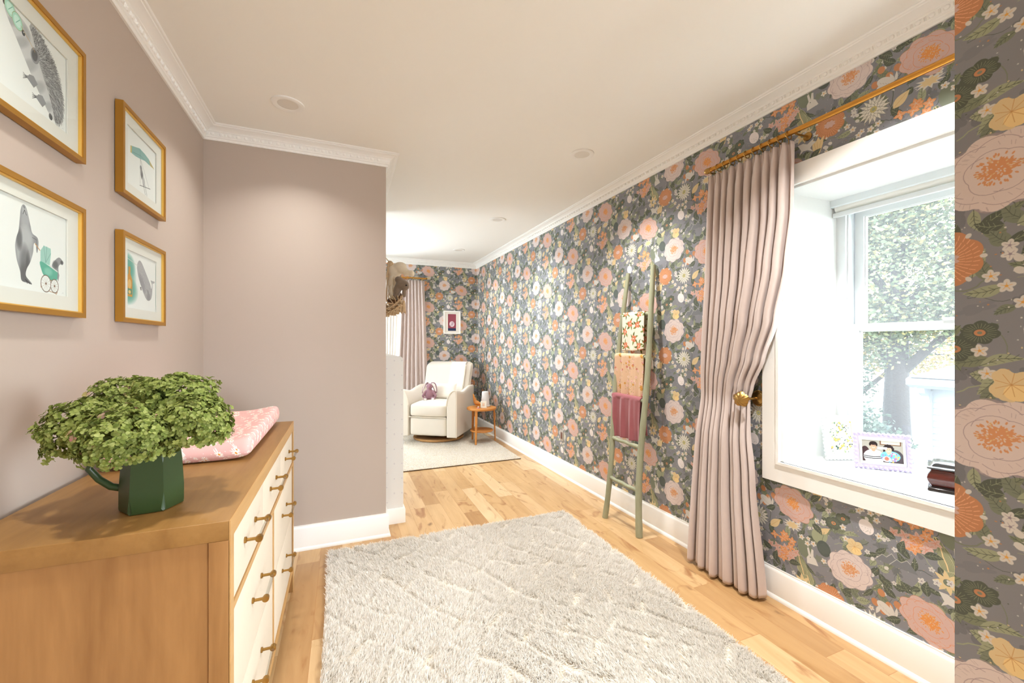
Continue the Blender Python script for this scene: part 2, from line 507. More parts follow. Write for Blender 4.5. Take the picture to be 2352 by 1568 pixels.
# leaves everywhere between the flowers
for i in range(128):
    u, v = rnd.random() * TW, rnd.random() * TH
    dk = rnd.random() < .42
    wleaf(u, v, rnd.uniform(.035, .07), rnd.uniform(.018, .032), rnd.random() * 6.3, C_DK if dk else rnd.choice([C_LG, C_MG, (128, 136, 112)]), (150, 158, 128) if dk else C_DK, rnd.uniform(-.1, .12))
for i in range(420):
    wp.ell(rnd.random() * TW, rnd.random() * TH, rnd.uniform(.0008, .0023), rnd.uniform(.0008, .002), rnd.choice([C_WH, C_WH, (196, 196, 198), C_YE, C_OR, C_DK]), n=7)
for i in range(36):
    wfive(rnd.random() * TW, rnd.random() * TH, rnd.uniform(.008, .014), C_WH, rnd.choice([C_PY, (150, 140, 150)]), 5, rnd.random())
for i in range(14):
    wp.ell(rnd.random() * TW, rnd.random() * TH, .007, .009, C_WH, rnd.random() * 3)
# named motifs
def gourd(X, Y, s, rot):
    u, v = at_(X, Y)
    pts = [(-.016, -.07), (.014, -.072), (.026, -.05), (.024, -.02), (.014, .01), (.012, .04), (.002, .068), (-.012, .07), (-.02, .05), (-.014, .02), (-.022, -.01), (-.03, -.04)]
    wp.poly(rotp(pts, u, v, s, rot), (176, 176, 142))
    for k in range(-4, 5):
        o = k / 5
        wp.line(rotp([(o * .02 - .002, -.066), (o * .026, -.04), (o * .024 - .003, -.01), (o * .013, .02), (o * .013 - .002, .045), (o * .006 - .004, .064)], u, v, s, rot), .0013 if k else .005, (92, 102, 78) if k else C_YE)
gourd(712, 745, .95, .35); gourd(215, 470 - 15, .9, .3)
u, v = at_(235, 905 - 522 + 0); wp.ell(u, v, .035, .05, C_MG, .2)
u, v = at_(770, 560); wp.ell(u, v, .034, .042, C_LG, -.5); wp.poly(leafp(u + .0, v + .01, .06, .026, .7), C_YE)
for i in range(12): wp.ell(u + .012 + .0008 * i, v - .02 + .0038 * i, .0017, .0011, C_DK, n=6)
u, v = at_(250, 800); wp.poly(leafp(u, v, .05, .03, 1), C_LG)
# dark poppy with pale centre
for X, Y, r in ((350, 222, .034), (860, 440 + 10, .03)):
    u, v = at_(X, Y); wp.ell(u, v, r, r * .8, C_DK, .2, lobes=7, amp=.1)
    for i in range(26):
        a = i * 2 * PI / 26; wp.line([(u + r * .4 * math.cos(a), v + r * .32 * math.sin(a)), (u + r * .85 * math.cos(a), v + r * .66 * math.sin(a))], .0007, (150, 158, 128))
    wp.ell(u, v, r * .3, r * .24, C_OR); wp.ell(u, v, r * .13, r * .1, C_MG)
# mountains
u, v = at_(540, 245 + 522 - 480)
for du, sgn in ((.0, 1), (.05, .8)):
    a = [(-.05, -.02), (-.025, .012), (-.01, .006), (.008, .028 * sgn), (.02, .012), (.045, -.02)]
    wp.poly([(u + du + p, v + q) for p, q in a], (122, 125, 129)); wp.line([(u + du + p, v + q) for p, q in a[:-1]], .0016, C_WH)
# berries
for X, Y in ((515, 432), (540, 470), (495, 480), (565, 452), (520, 500)):
    u, v = at_(X, Y); wp.ell(u, v, .013, .016, C_OR, .3); wp.line([(u, v + .015), (u + .01, v + .035)], .0012, C_DK)
# white rabbit
u, v = at_(268, 415)
rab = [(-.03, -.03), (-.028, -.004), (-.018, .008), (-.02, .04), (-.012, .044), (-.008, .012), (0, .04), (.008, .036), (.004, .006), (.012, -.002), (.02, -.03)]
wp.poly(rotp(rab, u, v, 1.05, .15), C_WH); wp.ell(u - .012, v - .002, .002, .0025, C_DK)
# leaping hare
u, v = at_(528, 488)
wp.ell(u, v, .034, .02, C_WH, -.6); wp.ell(u + .03, v - .02, .015, .011, C_WH, -.3)
wp.poly(leafp(u + .03, v - .015, .045, .013, 1.9), C_WH); wp.poly(leafp(u + .036, v - .016, .042, .011, 1.5), C_WH)
wp.poly(leafp(u + .01, v - .02, .04, .012, -1.0), C_WH); wp.poly(leafp(u - .02, v, .04, .014, -1.9), C_WH)
for i in range(5): wp.line([(u - .02 + .01 * i, v + .008 - .006 * i), (u - .014 + .01 * i, v - .006 * i)], .0008, (150, 148, 146))
# chrysanthemum
u, v = at_(490, 575)
for ring_, n, r in ((0, 17, .058), (1, 13, .043), (2, 9, .028)):
    for i in range(n):
        a = 2 * PI * i / n + ring_ * .2
        wp.poly(leafp(u, v, r * 1.04, .0175, a), (150, 150, 140)); wp.poly(leafp(u, v, r, .0135, a), (222, 219, 208))
wp.ell(u, v, .013, .013, (190, 180, 120)); wp.ell(u, v, .006, .006, C_LG)
# orange ranunculus
u, v = at_(335, 557)
wp.ell(u, v, .062, .06, C_OR, 0, lobes=8, amp=.06)
for k in (.85, .65, .47):
    for i in range(34):
        a = 2 * PI * (i + k) / 34
        wp.line([(u + .062 * (k - .08) * math.cos(a), v + .06 * (k - .08) * math.sin(a)), (u + .062 * (k + .07) * math.cos(a + .05), v + .06 * (k + .07) * math.sin(a + .05))], .0013, (236, 178, 140))
wp.ell(u, v, .023, .015, C_PK, lobes=8, amp=.15)
for i in range(7):
    a = 2 * PI * i / 7; wp.ell(u + .062 * math.cos(a), v + .06 * math.sin(a), .006, .0045, C_WH, a)
# yellow tulip
u, v = at_(287, 630)
wp.poly(rotp([(-.026, .04), (-.008, .026), (.004, .042), (.012, .024), (.03, .038), (.024, .0), (.012, -.036), (-.006, -.04), (-.022, -.012)], u, v, 1, 0), C_YE)
for q in (-.01, .0, .01): wp.line([(u + q * 1.6, v + .02), (u + q * .4, v - .03)], .0009, (196, 150, 88))
u, v = at_(578, 578); wp.poly(leafp(u - .03, v - .03, .075, .038, .75), C_YE)
wp.line([(u - .03, v - .03), (u + .02, v + .018)], .001, (196, 150, 88))
# egg
u, v = at_(466, 712); wp.ell(u, v, .027, .033, (232, 224, 222), .5)
for i in range(22): wp.ell(u + rnd.uniform(-.018, .018), v - rnd.uniform(.002, .024), .001, .001, C_MG, n=6)
# hydrangea cluster, orange and pink
for i in range(24):
    a = rnd.random() * 6.3; k = math.sqrt(rnd.random())
    u, v = at_(612 + 62 * k * math.cos(a), 690 + 74 * k * math.sin(a))
    ck = rnd.random() < .45
    wstar(u, v, .023, (222, 150, 96) if ck else C_PK, C_WH if ck else (206, 128, 96), 4 + (i % 2), rnd.random() * 2)
for X, Y, a in ((575, 770, 1.4), (640, 745, .2), (560, 720, 2.6)):
    u, v = at_(X, Y); wleaf(u, v, .06, .03, a, C_DK, (150, 158, 128))
# yellow daisy
u, v = at_(702, 812)
for i in range(8): wp.poly(leafp(u, v, .046, .017, i * PI / 4 + .2), C_YE)
wp.ell(u, v, .013, .013, C_MG)
for i in range(18): wp.ell(u + rnd.uniform(-.01, .01), v + rnd.uniform(-.01, .01), .0012, .0012, C_DK, n=6)
# bird
u, v = at_(718, 875)
wp.poly(rotp([(-.035, .028), (-.012, .024), (.004, .01), (.034, .02), (.026, .008), (.042, .0), (.022, -.006), (.012, -.014), (.02, -.036), (.0, -.016), (-.018, -.01), (-.038, -.02), (-.026, -.002)], u, v, 1.1, .2), C_WH)
# sun star below the pink peony
u, v = at_(655, 562)
wp.poly([(u + (.046 if i % 2 else .024) * math.cos(i * PI / 11) * 1.1, v + (.03 if i % 2 else .016) * math.sin(i * PI / 11)) for i in range(22)], C_WH)
wp.poly([(u + (.036 if i % 2 else .02) * math.cos(i * PI / 9 + 3), v + (.02 if i % 2 else .012) * math.sin(i * PI / 9 + 3)) for i in range(18)], C_YE)
# white little clusters
for X, Y in ((330, 175), (310, 235), (395, 270), (420, 622), (440, 655), (400, 600), (505, 640), (200, 565), (235, 550), (695, 600), (720, 620), (500, 150), (480, 650), (385, 225), (745, 610)):
    u, v = at_(X, Y); wfive(u, v, .0135, C_WH, C_PY if X > 380 else (150, 140, 150), 5, X)
# dark egg shaped leaf
u, v = at_(312, 352); wp.ell(u, v, .03, .037, (88, 97, 93), .2)
for i in range(-4, 5): wp.line([(u + i * .005, v - .026 + abs(i) * .003), (u + i * .006, v + .026 - abs(i) * .004)], .0007, (116, 125, 118))
# dark leaves round the pink peony
for X, Y, a in ((560, 430, 2.4), (575, 500, 3.6), (740, 520, 5.6), (735, 420, .7), (650, 370, 1.6)):
    u, v = at_(X, Y); wleaf(u, v, .06, .03, a, C_DK, (156, 164, 134))
wpeony(*at_(656, 462), .098, .076, -.45, C_PK, (214, 136, 92), (222, 150, 84), 3)
wpeony(*at_(408, 396), .087, .078, .2, C_CR, (170, 152, 156), (214, 152, 106), 5)
u, v = at_(426, 290)
for a in (.6, 2.2, 3.8, 5.3, 4.5): wp.ell(u + .014 * math.cos(a), v + .014 * math.sin(a), .022, .018, C_YE, a, lobes=5, amp=.05)
wp.ell(u + .008, v - .016, .019, .017, (236, 208, 148))
for i in range(9): wp.line([(u, v), (u + .024 * math.cos(i * .7), v + .024 * math.sin(i * .7))], .0009, (200, 148, 92))
WP_IM = wp.image('floral_print', halfdrop=True)
del wp

def mat_paper(name):
    m = mat_img(name, WP_IM, rough=0.58, spec=0.42)
    nt = m.node_tree; N = nt.nodes; L = nt.links
    tc = N.new('ShaderNodeTexCoord'); n2 = N.new('ShaderNodeTexNoise'); n2.inputs['Scale'].default_value = 700
    L.new(tc.outputs['Object'], n2.inputs['Vector'])
    bp = N.new('ShaderNodeBump'); bp.inputs['Strength'].default_value = .25; bp.inputs['Distance'].default_value = .0006
    L.new(n2.outputs['Fac'], bp.inputs['Height']); L.new(bp.outputs[0], N['Principled BSDF'].inputs['Normal'])
    return m
M = {}
M['paper'] = mat_paper('floral_wallpaper')
M['wall'] = mat('dusty_rose_paint', (186, 171, 158), .75, noise_s=3, var=.01, bump=.06, bump_s=350, dist=.0006)
M['white'] = mat('white_trim_paint', (244, 243, 239), .45, bump=.03, bump_s=60)
M['ceil'] = mat('ceiling_paint', (245, 244, 239), .85, bump=.05, bump_s=300, dist=.0005)
M['reveal'] = mat('white_reveal_paint', (228, 229, 227), .6, bump=.03, bump_s=60)  # casing white, darkened for the lining so window light clips less
M['vinyl'] = mat('white_window_vinyl', (220, 224, 225), .35, bump=.02, bump_s=40)
M['glass'] = mat_glass('window_glass', (.97, .99, .985))
M['wglass'] = mat_glass('dusty_window_glass', (.97, .99, .985))
nt_ = M['wglass'].node_tree; out_ = nt_.nodes['Material Output']; src = out_.inputs['Surface'].links[0].from_socket
tl_ = nt_.nodes.new('ShaderNodeBsdfTranslucent'); mx_ = nt_.nodes.new('ShaderNodeMixShader'); mx_.inputs[0].default_value = .03  # translucent share mixed in as a bright haze over the view
nt_.links.new(src, mx_.inputs[1]); nt_.links.new(tl_.outputs[0], mx_.inputs[2]); nt_.links.new(mx_.outputs[0], out_.inputs['Surface'])
M['curtain'] = mat('blush_curtain_fabric', (204, 188, 181), .85, sheen=.2, bump=.25, bump_s=900, dist=.0006, noise_s=40, var=.03)
M['brass'] = mat('aged_brass', (170, 134, 76), .32, 1.0, noise_s=20, var=.15, bump=.06, bump_s=60)
M['gold'] = mat('satin_gold_frame', (176, 128, 48), .42, .55, noise_s=20, var=.05)
M['goldin'] = mat('pale_gold_lip', (236, 190, 96), .4, .5, noise_s=20, var=.04)
M['paperw'] = mat('white_mat_board', (226, 221, 212), .9, bump=.05, bump_s=300)
M['black'] = mat('black_backing', (22, 20, 20), .7, noise_s=8, var=.1)

def mat_floor():
    m = bpy.data.materials.new('maple_plank_floor'); m.use_nodes = True
    nt = m.node_tree; N = nt.nodes; L = nt.links; b = N['Principled BSDF']
    def math_(op, a, bb=None, c=None):
        n = N.new('ShaderNodeMath'); n.operation = op
        for i, q in enumerate((a, bb, c)):
            if q is None: continue
            if isinstance(q, (int, float)): n.inputs[i].default_value = q
            else: L.new(q, n.inputs[i])
        return n.outputs[0]
    tc = N.new('ShaderNodeTexCoord'); sp = N.new('ShaderNodeSeparateXYZ'); L.new(tc.outputs['Object'], sp.inputs[0])
    pw, pl = .127, 1.15
    xr = math_('DIVIDE', sp.outputs['X'], pw); row = math_('FLOOR', xr); fx = math_('FRACT', xr)
    wn = N.new('ShaderNodeTexWhiteNoise'); wn.noise_dimensions = '1D'; L.new(row, wn.inputs['W'])
    yy = math_('ADD', math_('DIVIDE', sp.outputs['Y'], pl), math_('MULTIPLY', wn.outputs['Value'], 7.3))
    cell = math_('FLOOR', yy); fy = math_('FRACT', yy)
    cv = N.new('ShaderNodeCombineXYZ'); L.new(row, cv.inputs[0]); L.new(cell, cv.inputs[1])
    w2 = N.new('ShaderNodeTexWhiteNoise'); w2.noise_dimensions = '3D'; L.new(cv.outputs[0], w2.inputs['Vector'])
    ramp = N.new('ShaderNodeValToRGB'); e = ramp.color_ramp.elements
    e[0].position = 0; e[0].color = (*lin((178, 138, 92)), 1); e[1].position = 1; e[1].color = (*lin((220, 192, 150)), 1)
    for p, c in ((.22, (194, 156, 108)), (.5, (206, 170, 122)), (.8, (214, 182, 138))):
        q = e.new(p); q.color = (*lin(c), 1)
    L.new(w2.outputs['Value'], ramp.inputs['Fac'])
    # grain
    off = N.new('ShaderNodeVectorMath'); off.operation = 'MULTIPLY_ADD'; off.inputs[1].default_value = (13, 17, 5)
    L.new(w2.outputs['Color'], off.inputs[0]); L.new(tc.outputs['Object'], off.inputs[2])
    mp = N.new('ShaderNodeMapping'); mp.inputs['Scale'].default_value = (14, 1.6, 1); L.new(off.outputs[0], mp.inputs['Vector'])
    g1 = N.new('ShaderNodeTexNoise'); g1.inputs['Scale'].default_value = 1.0; g1.inputs['Detail'].default_value = 7; g1.inputs['Distortion'].default_value = 1.4
    L.new(mp.outputs[0], g1.inputs['Vector'])
    mp2 = N.new('ShaderNodeMapping'); mp2.inputs['Scale'].default_value = (5, 1.9, 1); L.new(off.outputs[0], mp2.inputs['Vector'])
    g2 = N.new('ShaderNodeTexNoise'); g2.inputs['Scale'].default_value = 1.35; g2.inputs['Detail'].default_value = 6; g2.inputs['Distortion'].default_value = 2.2
    L.new(mp2.outputs[0], g2.inputs['Vector'])
    kr = N.new('ShaderNodeValToRGB'); kr.color_ramp.elements[0].position = .57; kr.color_ramp.elements[0].color = (0, 0, 0, 1)
    kr.color_ramp.elements[1].position = .72; kr.color_ramp.elements[1].color = (1, 1, 1, 1); L.new(g2.outputs['Fac'], kr.inputs['Fac'])
    gr = N.new('ShaderNodeMix'); gr.data_type = 'RGBA'; gr.blend_type = 'MULTIPLY'; gr.inputs['Factor'].default_value = .5
    g1r = N.new('ShaderNodeValToRGB'); g1r.color_ramp.elements[0].position = .3; g1r.color_ramp.elements[0].color = (.72, .62, .5, 1); g1r.color_ramp.elements[1].position = .62; g1r.color_ramp.elements[1].color = (1, 1, 1, 1)
    L.new(g1.outputs['Fac'], g1r.inputs['Fac']); L.new(ramp.outputs[0], gr.inputs['A']); L.new(g1r.outputs[0], gr.inputs['B'])
    k1 = N.new('ShaderNodeMix'); k1.data_type = 'RGBA'; k1.inputs['B'].default_value = (*lin((150, 98, 56)), 1)
    L.new(math_('MULTIPLY', kr.outputs[0], .8), k1.inputs['Factor']); L.new(gr.outputs['Result'], k1.inputs['A'])
    # small dark knots and mineral streaks
    vo = N.new('ShaderNodeTexVoronoi'); vo.inputs['Scale'].default_value = 3.2
    mp3 = N.new('ShaderNodeMapping'); mp3.inputs['Scale'].default_value = (1.5, .75, 1)
    nzv = N.new('ShaderNodeTexNoise'); nzv.inputs['Scale'].default_value = 22; nzv.inputs['Detail'].default_value = 3; L.new(tc.outputs['Object'], nzv.inputs['Vector'])
    va = N.new('ShaderNodeVectorMath'); va.operation = 'MULTIPLY_ADD'; va.inputs[1].default_value = (.05, .06, 0); L.new(nzv.outputs['Color'], va.inputs[0]); L.new(off.outputs[0], va.inputs[2])
    L.new(va.outputs[0], mp3.inputs['Vector']); L.new(mp3.outputs[0], vo.inputs['Vector'])
    vr = N.new('ShaderNodeValToRGB'); vr.color_ramp.elements[0].position = .03; vr.color_ramp.elements[0].color = (1, 1, 1, 1); vr.color_ramp.elements[1].position = .1; vr.color_ramp.elements[1].color = (0, 0, 0, 1)
    L.new(vo.outputs['Distance'], vr.inputs['Fac'])
    k2 = N.new('ShaderNodeMix'); k2.data_type = 'RGBA'; k2.inputs['B'].default_value = (*lin((96, 58, 30)), 1)
    L.new(math_('MULTIPLY', vr.outputs[0], .75), k2.inputs['Factor']); L.new(k1.outputs['Result'], k2.inputs['A'])
    # seams
    ex = math_('MINIMUM', fx, math_('SUBTRACT', 1, fx)); ey = math_('MINIMUM', fy, math_('SUBTRACT', 1, fy))
    sx = math_('LESS_THAN', ex, .008); sy = math_('LESS_THAN', ey, .0011)
    seam = math_('MAXIMUM', sx, sy)
    k3 = N.new('ShaderNodeMix'); k3.data_type = 'RGBA'; k3.inputs['B'].default_value = (*lin((168, 118, 70)), 1)
    L.new(math_('MULTIPLY', seam, .75), k3.inputs['Factor']); L.new(k2.outputs['Result'], k3.inputs['A'])
    L.new(k3.outputs['Result'], b.inputs['Base Color'])
    b.inputs['Roughness'].default_value = .33; b.inputs['Specular IOR Level'].default_value = .4
    bp = N.new('ShaderNodeBump'); bp.inputs['Strength'].default_value = .3; bp.inputs['Distance'].default_value = .001; bp.invert = True
    L.new(seam, bp.inputs['Height']); L.new(bp.outputs[0], b.inputs['Normal'])
    return m
M['floor'] = mat_floor()

# ------------------------------------------------------------------ the shell
XL, YN, XC, YF, ZC = -.774, 3.02, .283, 6.53, 2.643     # left wall, nook wall, its corner, far wall, ceiling
YB = -2.2                                               # the end of the room behind the viewer
XFL = -1.5                                              # far left wall beyond the nook
def XR(y): return 2.1417 - .0155 * y                    # the long papered wall leans a little
def RW(y, off, z): return (XR(y) - off, y, z)
def st(b, name, m, **k): return b.build(name, m, kind='structure', smooth=False, **k)
st(MB().box(-3, 3.1, YB, 7.0, -.15, 0), 'floor', M['floor'])
st(MB().box(-3, 3.1, YB, 7.0, ZC, ZC + .15), 'ceiling', M['ceil'])
st(MB().box(XL - .15, XL, YB, YN + .12, 0, ZC), 'wall_left', M['wall'])
st(MB().box(XL - .15, XC, YN, YN + .12, 0, ZC), 'wall_nook', M['wall'])
st(MB().box(XC - .12, XC, YN + .12, 4.35, 0, ZC), 'wall_stair', M['wall'])
st(MB().box(-1.65, XC - .12, 4.23, 4.35, 0, ZC), 'wall_landing', M['wall'])
# far left wall with a wide window opening
b = MB()
for y0, y1, z0, z1 in ((4.35, 4.7, 0, ZC), (5.9, 6.8, 0, ZC), (4.7, 5.9, 0, .85), (4.7, 5.9, 2.1, ZC)): b.box(XFL - .15, XFL, y0, y1, z0, z1)
st(b, 'wall_side', M['wall'])
def far_uv(co, n): return ((co.x - 1.506) / (2 * TW), (co.z - .043 - .556 * 4) / TH)
b = MB(); FW = (-.12, .80, .78, 2.12)
for x0, x1, z0, z1 in ((XFL - .15, FW[0], 0, ZC), (FW[1], 2.3, 0, ZC), (FW[0], FW[1], 0, FW[2]), (FW[0], FW[1], FW[3], ZC)): b.box(x0, x1, YF, YF + .25, z0, z1)
st(b, 'wall_far', M['paper'], uvfn=far_uv)
# right papered wall, 45 cm thick round the deep window
WY0, WY1, WZ0, WZ1, WD = .56, 1.477, .72, 2.132, .445
def right_uv(co, n): return ((2.224 - co.y) / (2 * TW), (co.z - .313) / TH)
b = MB()
for y0, y1, z0, z1 in ((.4, WY0, 0, ZC), (WY1, 6.53, 0, ZC), (WY0, WY1, 0, WZ0 - .03), (WY0, WY1, WZ1, ZC)):
    b.box(0, 1, y0, y1, z0, z1, xf=lambda a, y, z: RW(y, -WD * a, z))
st(b, 'wall_right', M['paper'], uvfn=right_uv)
# papered wall return beside the viewer
def side_uv(co, n):
    if abs(n.x) > .5: return ((.418 - co.y) / (2 * TW), (co.z - .024) / TH)
    return ((co.x - .2) / (2 * TW), (co.z - .1) / TH)
st(MB().box(1.261, 3.1, .345, .485, 0, ZC), 'wall_return', M['paper'], uvfn=side_uv)
st(MB().box(2.95, 3.1, YB, .345, 0, ZC), 'wall_alcove', M['wall'])  # unseen; room widened here to make space for the fill opening

def sweep(b, path, prof, z=0):
    """path: 2D points, room on the left of travel; prof: (p out from wall, z) closed outline"""
    P = [Vector(p) for p in path]; n = len(P); Ns = []
    for i in range(n):
        def nr(a, c): d = (c - a).normalized(); return Vector((-d.y, d.x))
        if i == 0: m = nr(P[0], P[1])
        elif i == n - 1: m = nr(P[-2], P[-1])
        else:
            a, c = nr(P[i - 1], P[i]), nr(P[i], P[i + 1]); m = (a + c) / (1 + a.dot(c))
        Ns.append(m)
    k = len(prof)
    vs = [(P[i].x + Ns[i].x * p, P[i].y + Ns[i].y * p, z + q) for i in range(n) for p, q in prof]
    fs = [(i * k + j, (i + 1) * k + j, (i + 1) * k + (j + 1) % k, i * k + (j + 1) % k) for i in range(n - 1) for j in range(k)]
    fs += [tuple(range(k)), tuple((n - 1) * k + j for j in range(k))[::-1]]
    return b.add(vs, fs)
CROWN = [(0, -.078), (.009, -.078), (.012, -.072), (.012, -.066), (.018, -.062), (.019, -.056), (.022, -.053), (.026, -.036), (.033, -.032), (.034, -.029), (.038, -.026),
         (.05, -.02), (.062, -.014), (.068, -.012), (.07, -.008), (.078, -.007), (.082, -.003), (.082, 0), (0, 0)]
def crown(name, path):
    b = sweep(MB(), path, CROWN, ZC)
    for a, c in zip(path, path[1:]):
        a, c = Vector(a), Vector(c); d = c - a; ln = d.length; d.normalize(); nn = Vector((-d.y, d.x)); n = int((ln - .05) / .042)
        rm = Matrix.Rotation(math.atan2(d.y, d.x), 3, 'Z') @ Matrix.Rotation(R(-14), 3, 'X')
        for i in range(n):
            q = a + d * (.03 + (ln - .06) * (i + .5) / n) + nn * .0235
            b.ellipsoid((q.x, q.y, ZC - .045), (.0105, .007, .0095), 8, 5, rm)
            for s in (.018, .0235):
                w = q + d * s
                b.ellipsoid((w.x, w.y, ZC - .045), (.0018, .005, .009), 4, 4, rm)
    b.build(name, M['white'], kind='structure', angle=30)
# travel so the room lies on the left
crown('trim_1', [(XC, 4.3), (XC, YN), (XL, YN), (XL, YB)])
crown('trim_2', [(XR(.485), .485), (XR(YF), YF), (XFL, YF)])
BASE = [(0, 0), (.018, 0), (.018, .138), (.014, .146), (.008, .15), (.008, .156), (0, .156)]
SHOE = [(0, 0), (.03, 0), (.029, .008), (.024, .016), (.018, .02), (0, .02)]
for nm, pth in (('baseboard_nook', [(XC, 4.3), (XC, YN), (XL, YN), (XL, YB)]), ('baseboard_right', [(XR(.485), .485), (XR(YF), YF), (XFL, YF)])):
    b = MB(); sweep(b, pth, BASE); sweep(b, pth, SHOE); b.build(nm, M['white'], kind='structure', angle=30)

b = MB()   # unseen wall behind the viewer; opening past the papered return added for fill light
for x0, x1, z0, z1 in ((XL - .15, 1.3, 0, ZC), (2.9, 3.1, 0, ZC), (1.3, 1.55, 0, ZC), (2.75, 2.9, 0, ZC), (1.55, 2.75, 0, .1), (1.55, 2.75, 2.4, ZC)): b.box(x0, x1, YB - .12, YB, z0, z1)
st(b, 'wall_rear', M['wall'])
# half wall by the stairs, papered white with small grey spots
DOTS = Canvas(.22, .22, 1400, (229, 228, 224))
for u, v in ((.03, .05), (.085, .052), (.03, .165), (.088, .16), (.14, .11), (.195, .11), (.14, .005), (.195, .0), (.14, .22), (.195, .22)):
    DOTS.ell(u, v, .0045, .0045, (208, 206, 208), al=.8, n=10); DOTS.line([(u - .005, v), (u + .005, v)], .002, (208, 206, 208)); DOTS.line([(u, v - .005), (u, v + .005)], .002, (208, 206, 208))
M['dots'] = mat_img('spotted_white_paper', DOTS.image('spotted_print'), .8)
hw = []
for i in range(9):
    a = PI / 2 * i / 8; hw.append((.425 - .03 + .03 * math.sin(a), 1.212 + .03 * math.cos(a)))
poly = [(XC + .001, 0), (XC + .001, 1.242)] + hw + [(.425, 0)]
b = MB().prism(poly, lambda a, c, d: (a, d, c), 3.2, 4.3)
b.build('wall_half', M['dots'], kind='structure', angle=30, uvfn=lambda co, n: ((co.x if abs(n.y) > .5 else co.y) / .22, co.z / .22))
b = MB(); sweep(b, [(.425, 4.3), (.425, 3.2), (XC + .022, 3.2)], [(0, 0), (.014, 0), (.014, .1), (.008, .112), (0, .112)])
b.build('baseboard_half', M['white'], kind='structure', angle=30)

# ------------------------------------------------------------------ window 1: deep reveal, casing, double hung sashes, blind
def RX(y, off, z): return RW(y, off, z)
root = bpy.data.objects.new('window_1', None); COL.objects.link(root); root['kind'] = 'structure'
V = M['white']
T = .012
b = MB()   # lining of the reveal: sill board, head, two jambs
b.box(-.012, WD + .06, WY0 - T, WY1 + T, WZ0 - .03, WZ0, xf=lambda a, y, z: RW(y, -a, z))
b.box(0, WD, WY0, WY1, WZ1 - T, WZ1, xf=lambda a, y, z: RW(y, -a, z))
b.box(0, WD, WY1 - T, WY1, WZ0, WZ1, xf=lambda a, y, z: RW(y, -a, z))
b.box(0, WD, WY0, WY0 + T, WZ0, WZ1, xf=lambda a, y, z: RW(y, -a, z))
b.build('reveal_lining', M['reveal'], root, smooth=False)
b = MB()
f3 = lambda a, c, d: RW(a, d, c)
b.ring(rect(WY0 - .09, WY1 + .09, WZ0 - .105, WZ1 + .1), rect(WY0, WY1, WZ0, WZ1), f3, 0, .022)
b.ring(rect(WY0 - .012, WY1 + .012, WZ0 - .012, WZ1 + .012), rect(WY0 + .003, WY1 - .003, WZ0 + .002, WZ1 - .003), f3, .018, .03)
b.build('casing', V, root, smooth=False)
XB = XR(1.0) + WD                                        # plane of the window unit
fy = lambda a, c, d: (XB + d, a, c)
wy0, wy1 = WY0 + T, WY1 - T
b = MB()
b.ring(rect(wy0, wy1, WZ0, WZ1 - T), rect(wy0 + .045, wy1 - .045, WZ0 + .03, WZ1 - .06), fy, -.02, .11)
b.ring(rect(wy0 + .04, wy1 - .04, WZ0 + .02, WZ1 - .05), rect(wy0 + .052, wy1 - .052, WZ0 + .034, WZ1 - .066), fy, -.005, .02)
b.build('window_frame', M['vinyl'], root, smooth=False)
def sash(name, z0, z1, d, rail_lo, rail_hi, stile):
    a0, a1 = wy0 + .05, wy1 - .05
    s = MB(); s.ring(rect(a0, a1, z0, z1), rect(a0 + stile, a1 - stile, z0 + rail_lo, z1 - rail_hi), fy, d, d + .035)
    s.ring(rect(a0 + stile - .008, a1 - stile + .008, z0 + rail_lo - .008, z1 - rail_hi + .008), rect(a0 + stile + .004, a1 - stile - .004, z0 + rail_lo + .004, z1 - rail_hi - .004), fy, d + .01, d + .03)
    o = s.build(name, M['vinyl'], root, smooth=False)
    MB().box(0, .004, a0 + stile, a1 - stile, z0 + rail_lo, z1 - rail_hi, xf=lambda x, y, z: (XB + d + .018 + x, y, z)).build('pane', M['wglass'], o, smooth=False)
    return o
sash('upper_sash', 1.40, WZ1 - .065, .055, .03, .04, .042)
lo = sash('lower_sash', WZ0 + .035, 1.442, .01, .055, .038, .042)
MB().box(XB - .004, XB + .012, .95, 1.03, 1.442, 1.455, bev=.003).build('sash_lock', M['vinyl'], lo)
# roller blind in its cassette
bl = thing('roller_blind', 'white roller blind rolled up at the head of the deep window', 'blind', (XB, 1.02, WZ1 - T))
b = MB(); prof = [(-.075, 0), (-.075, -.034), (-.068, -.038), (0, -.038), (0, 0)]
b.prism(prof, lambda a, c, d: (a, d, c), -.445, .445); b.build('cassette', mat('blind_cassette', (225, 233, 236), .4, noise_s=5, var=.01), bl, smooth=False)
b = MB().lathe([(.03, -.43), (.03, .43)], (-.034, 0, -.04), 24, 'y'); b.build('fabric_roll', mat('blind_fabric', (226, 226, 220), .8, bump=.1, bump_s=300), bl)
b = MB().box(-.064, -.05, -.44, .44, -.094, -.068, bev=.004); b.build('bottom_bar', M['vinyl'], bl)

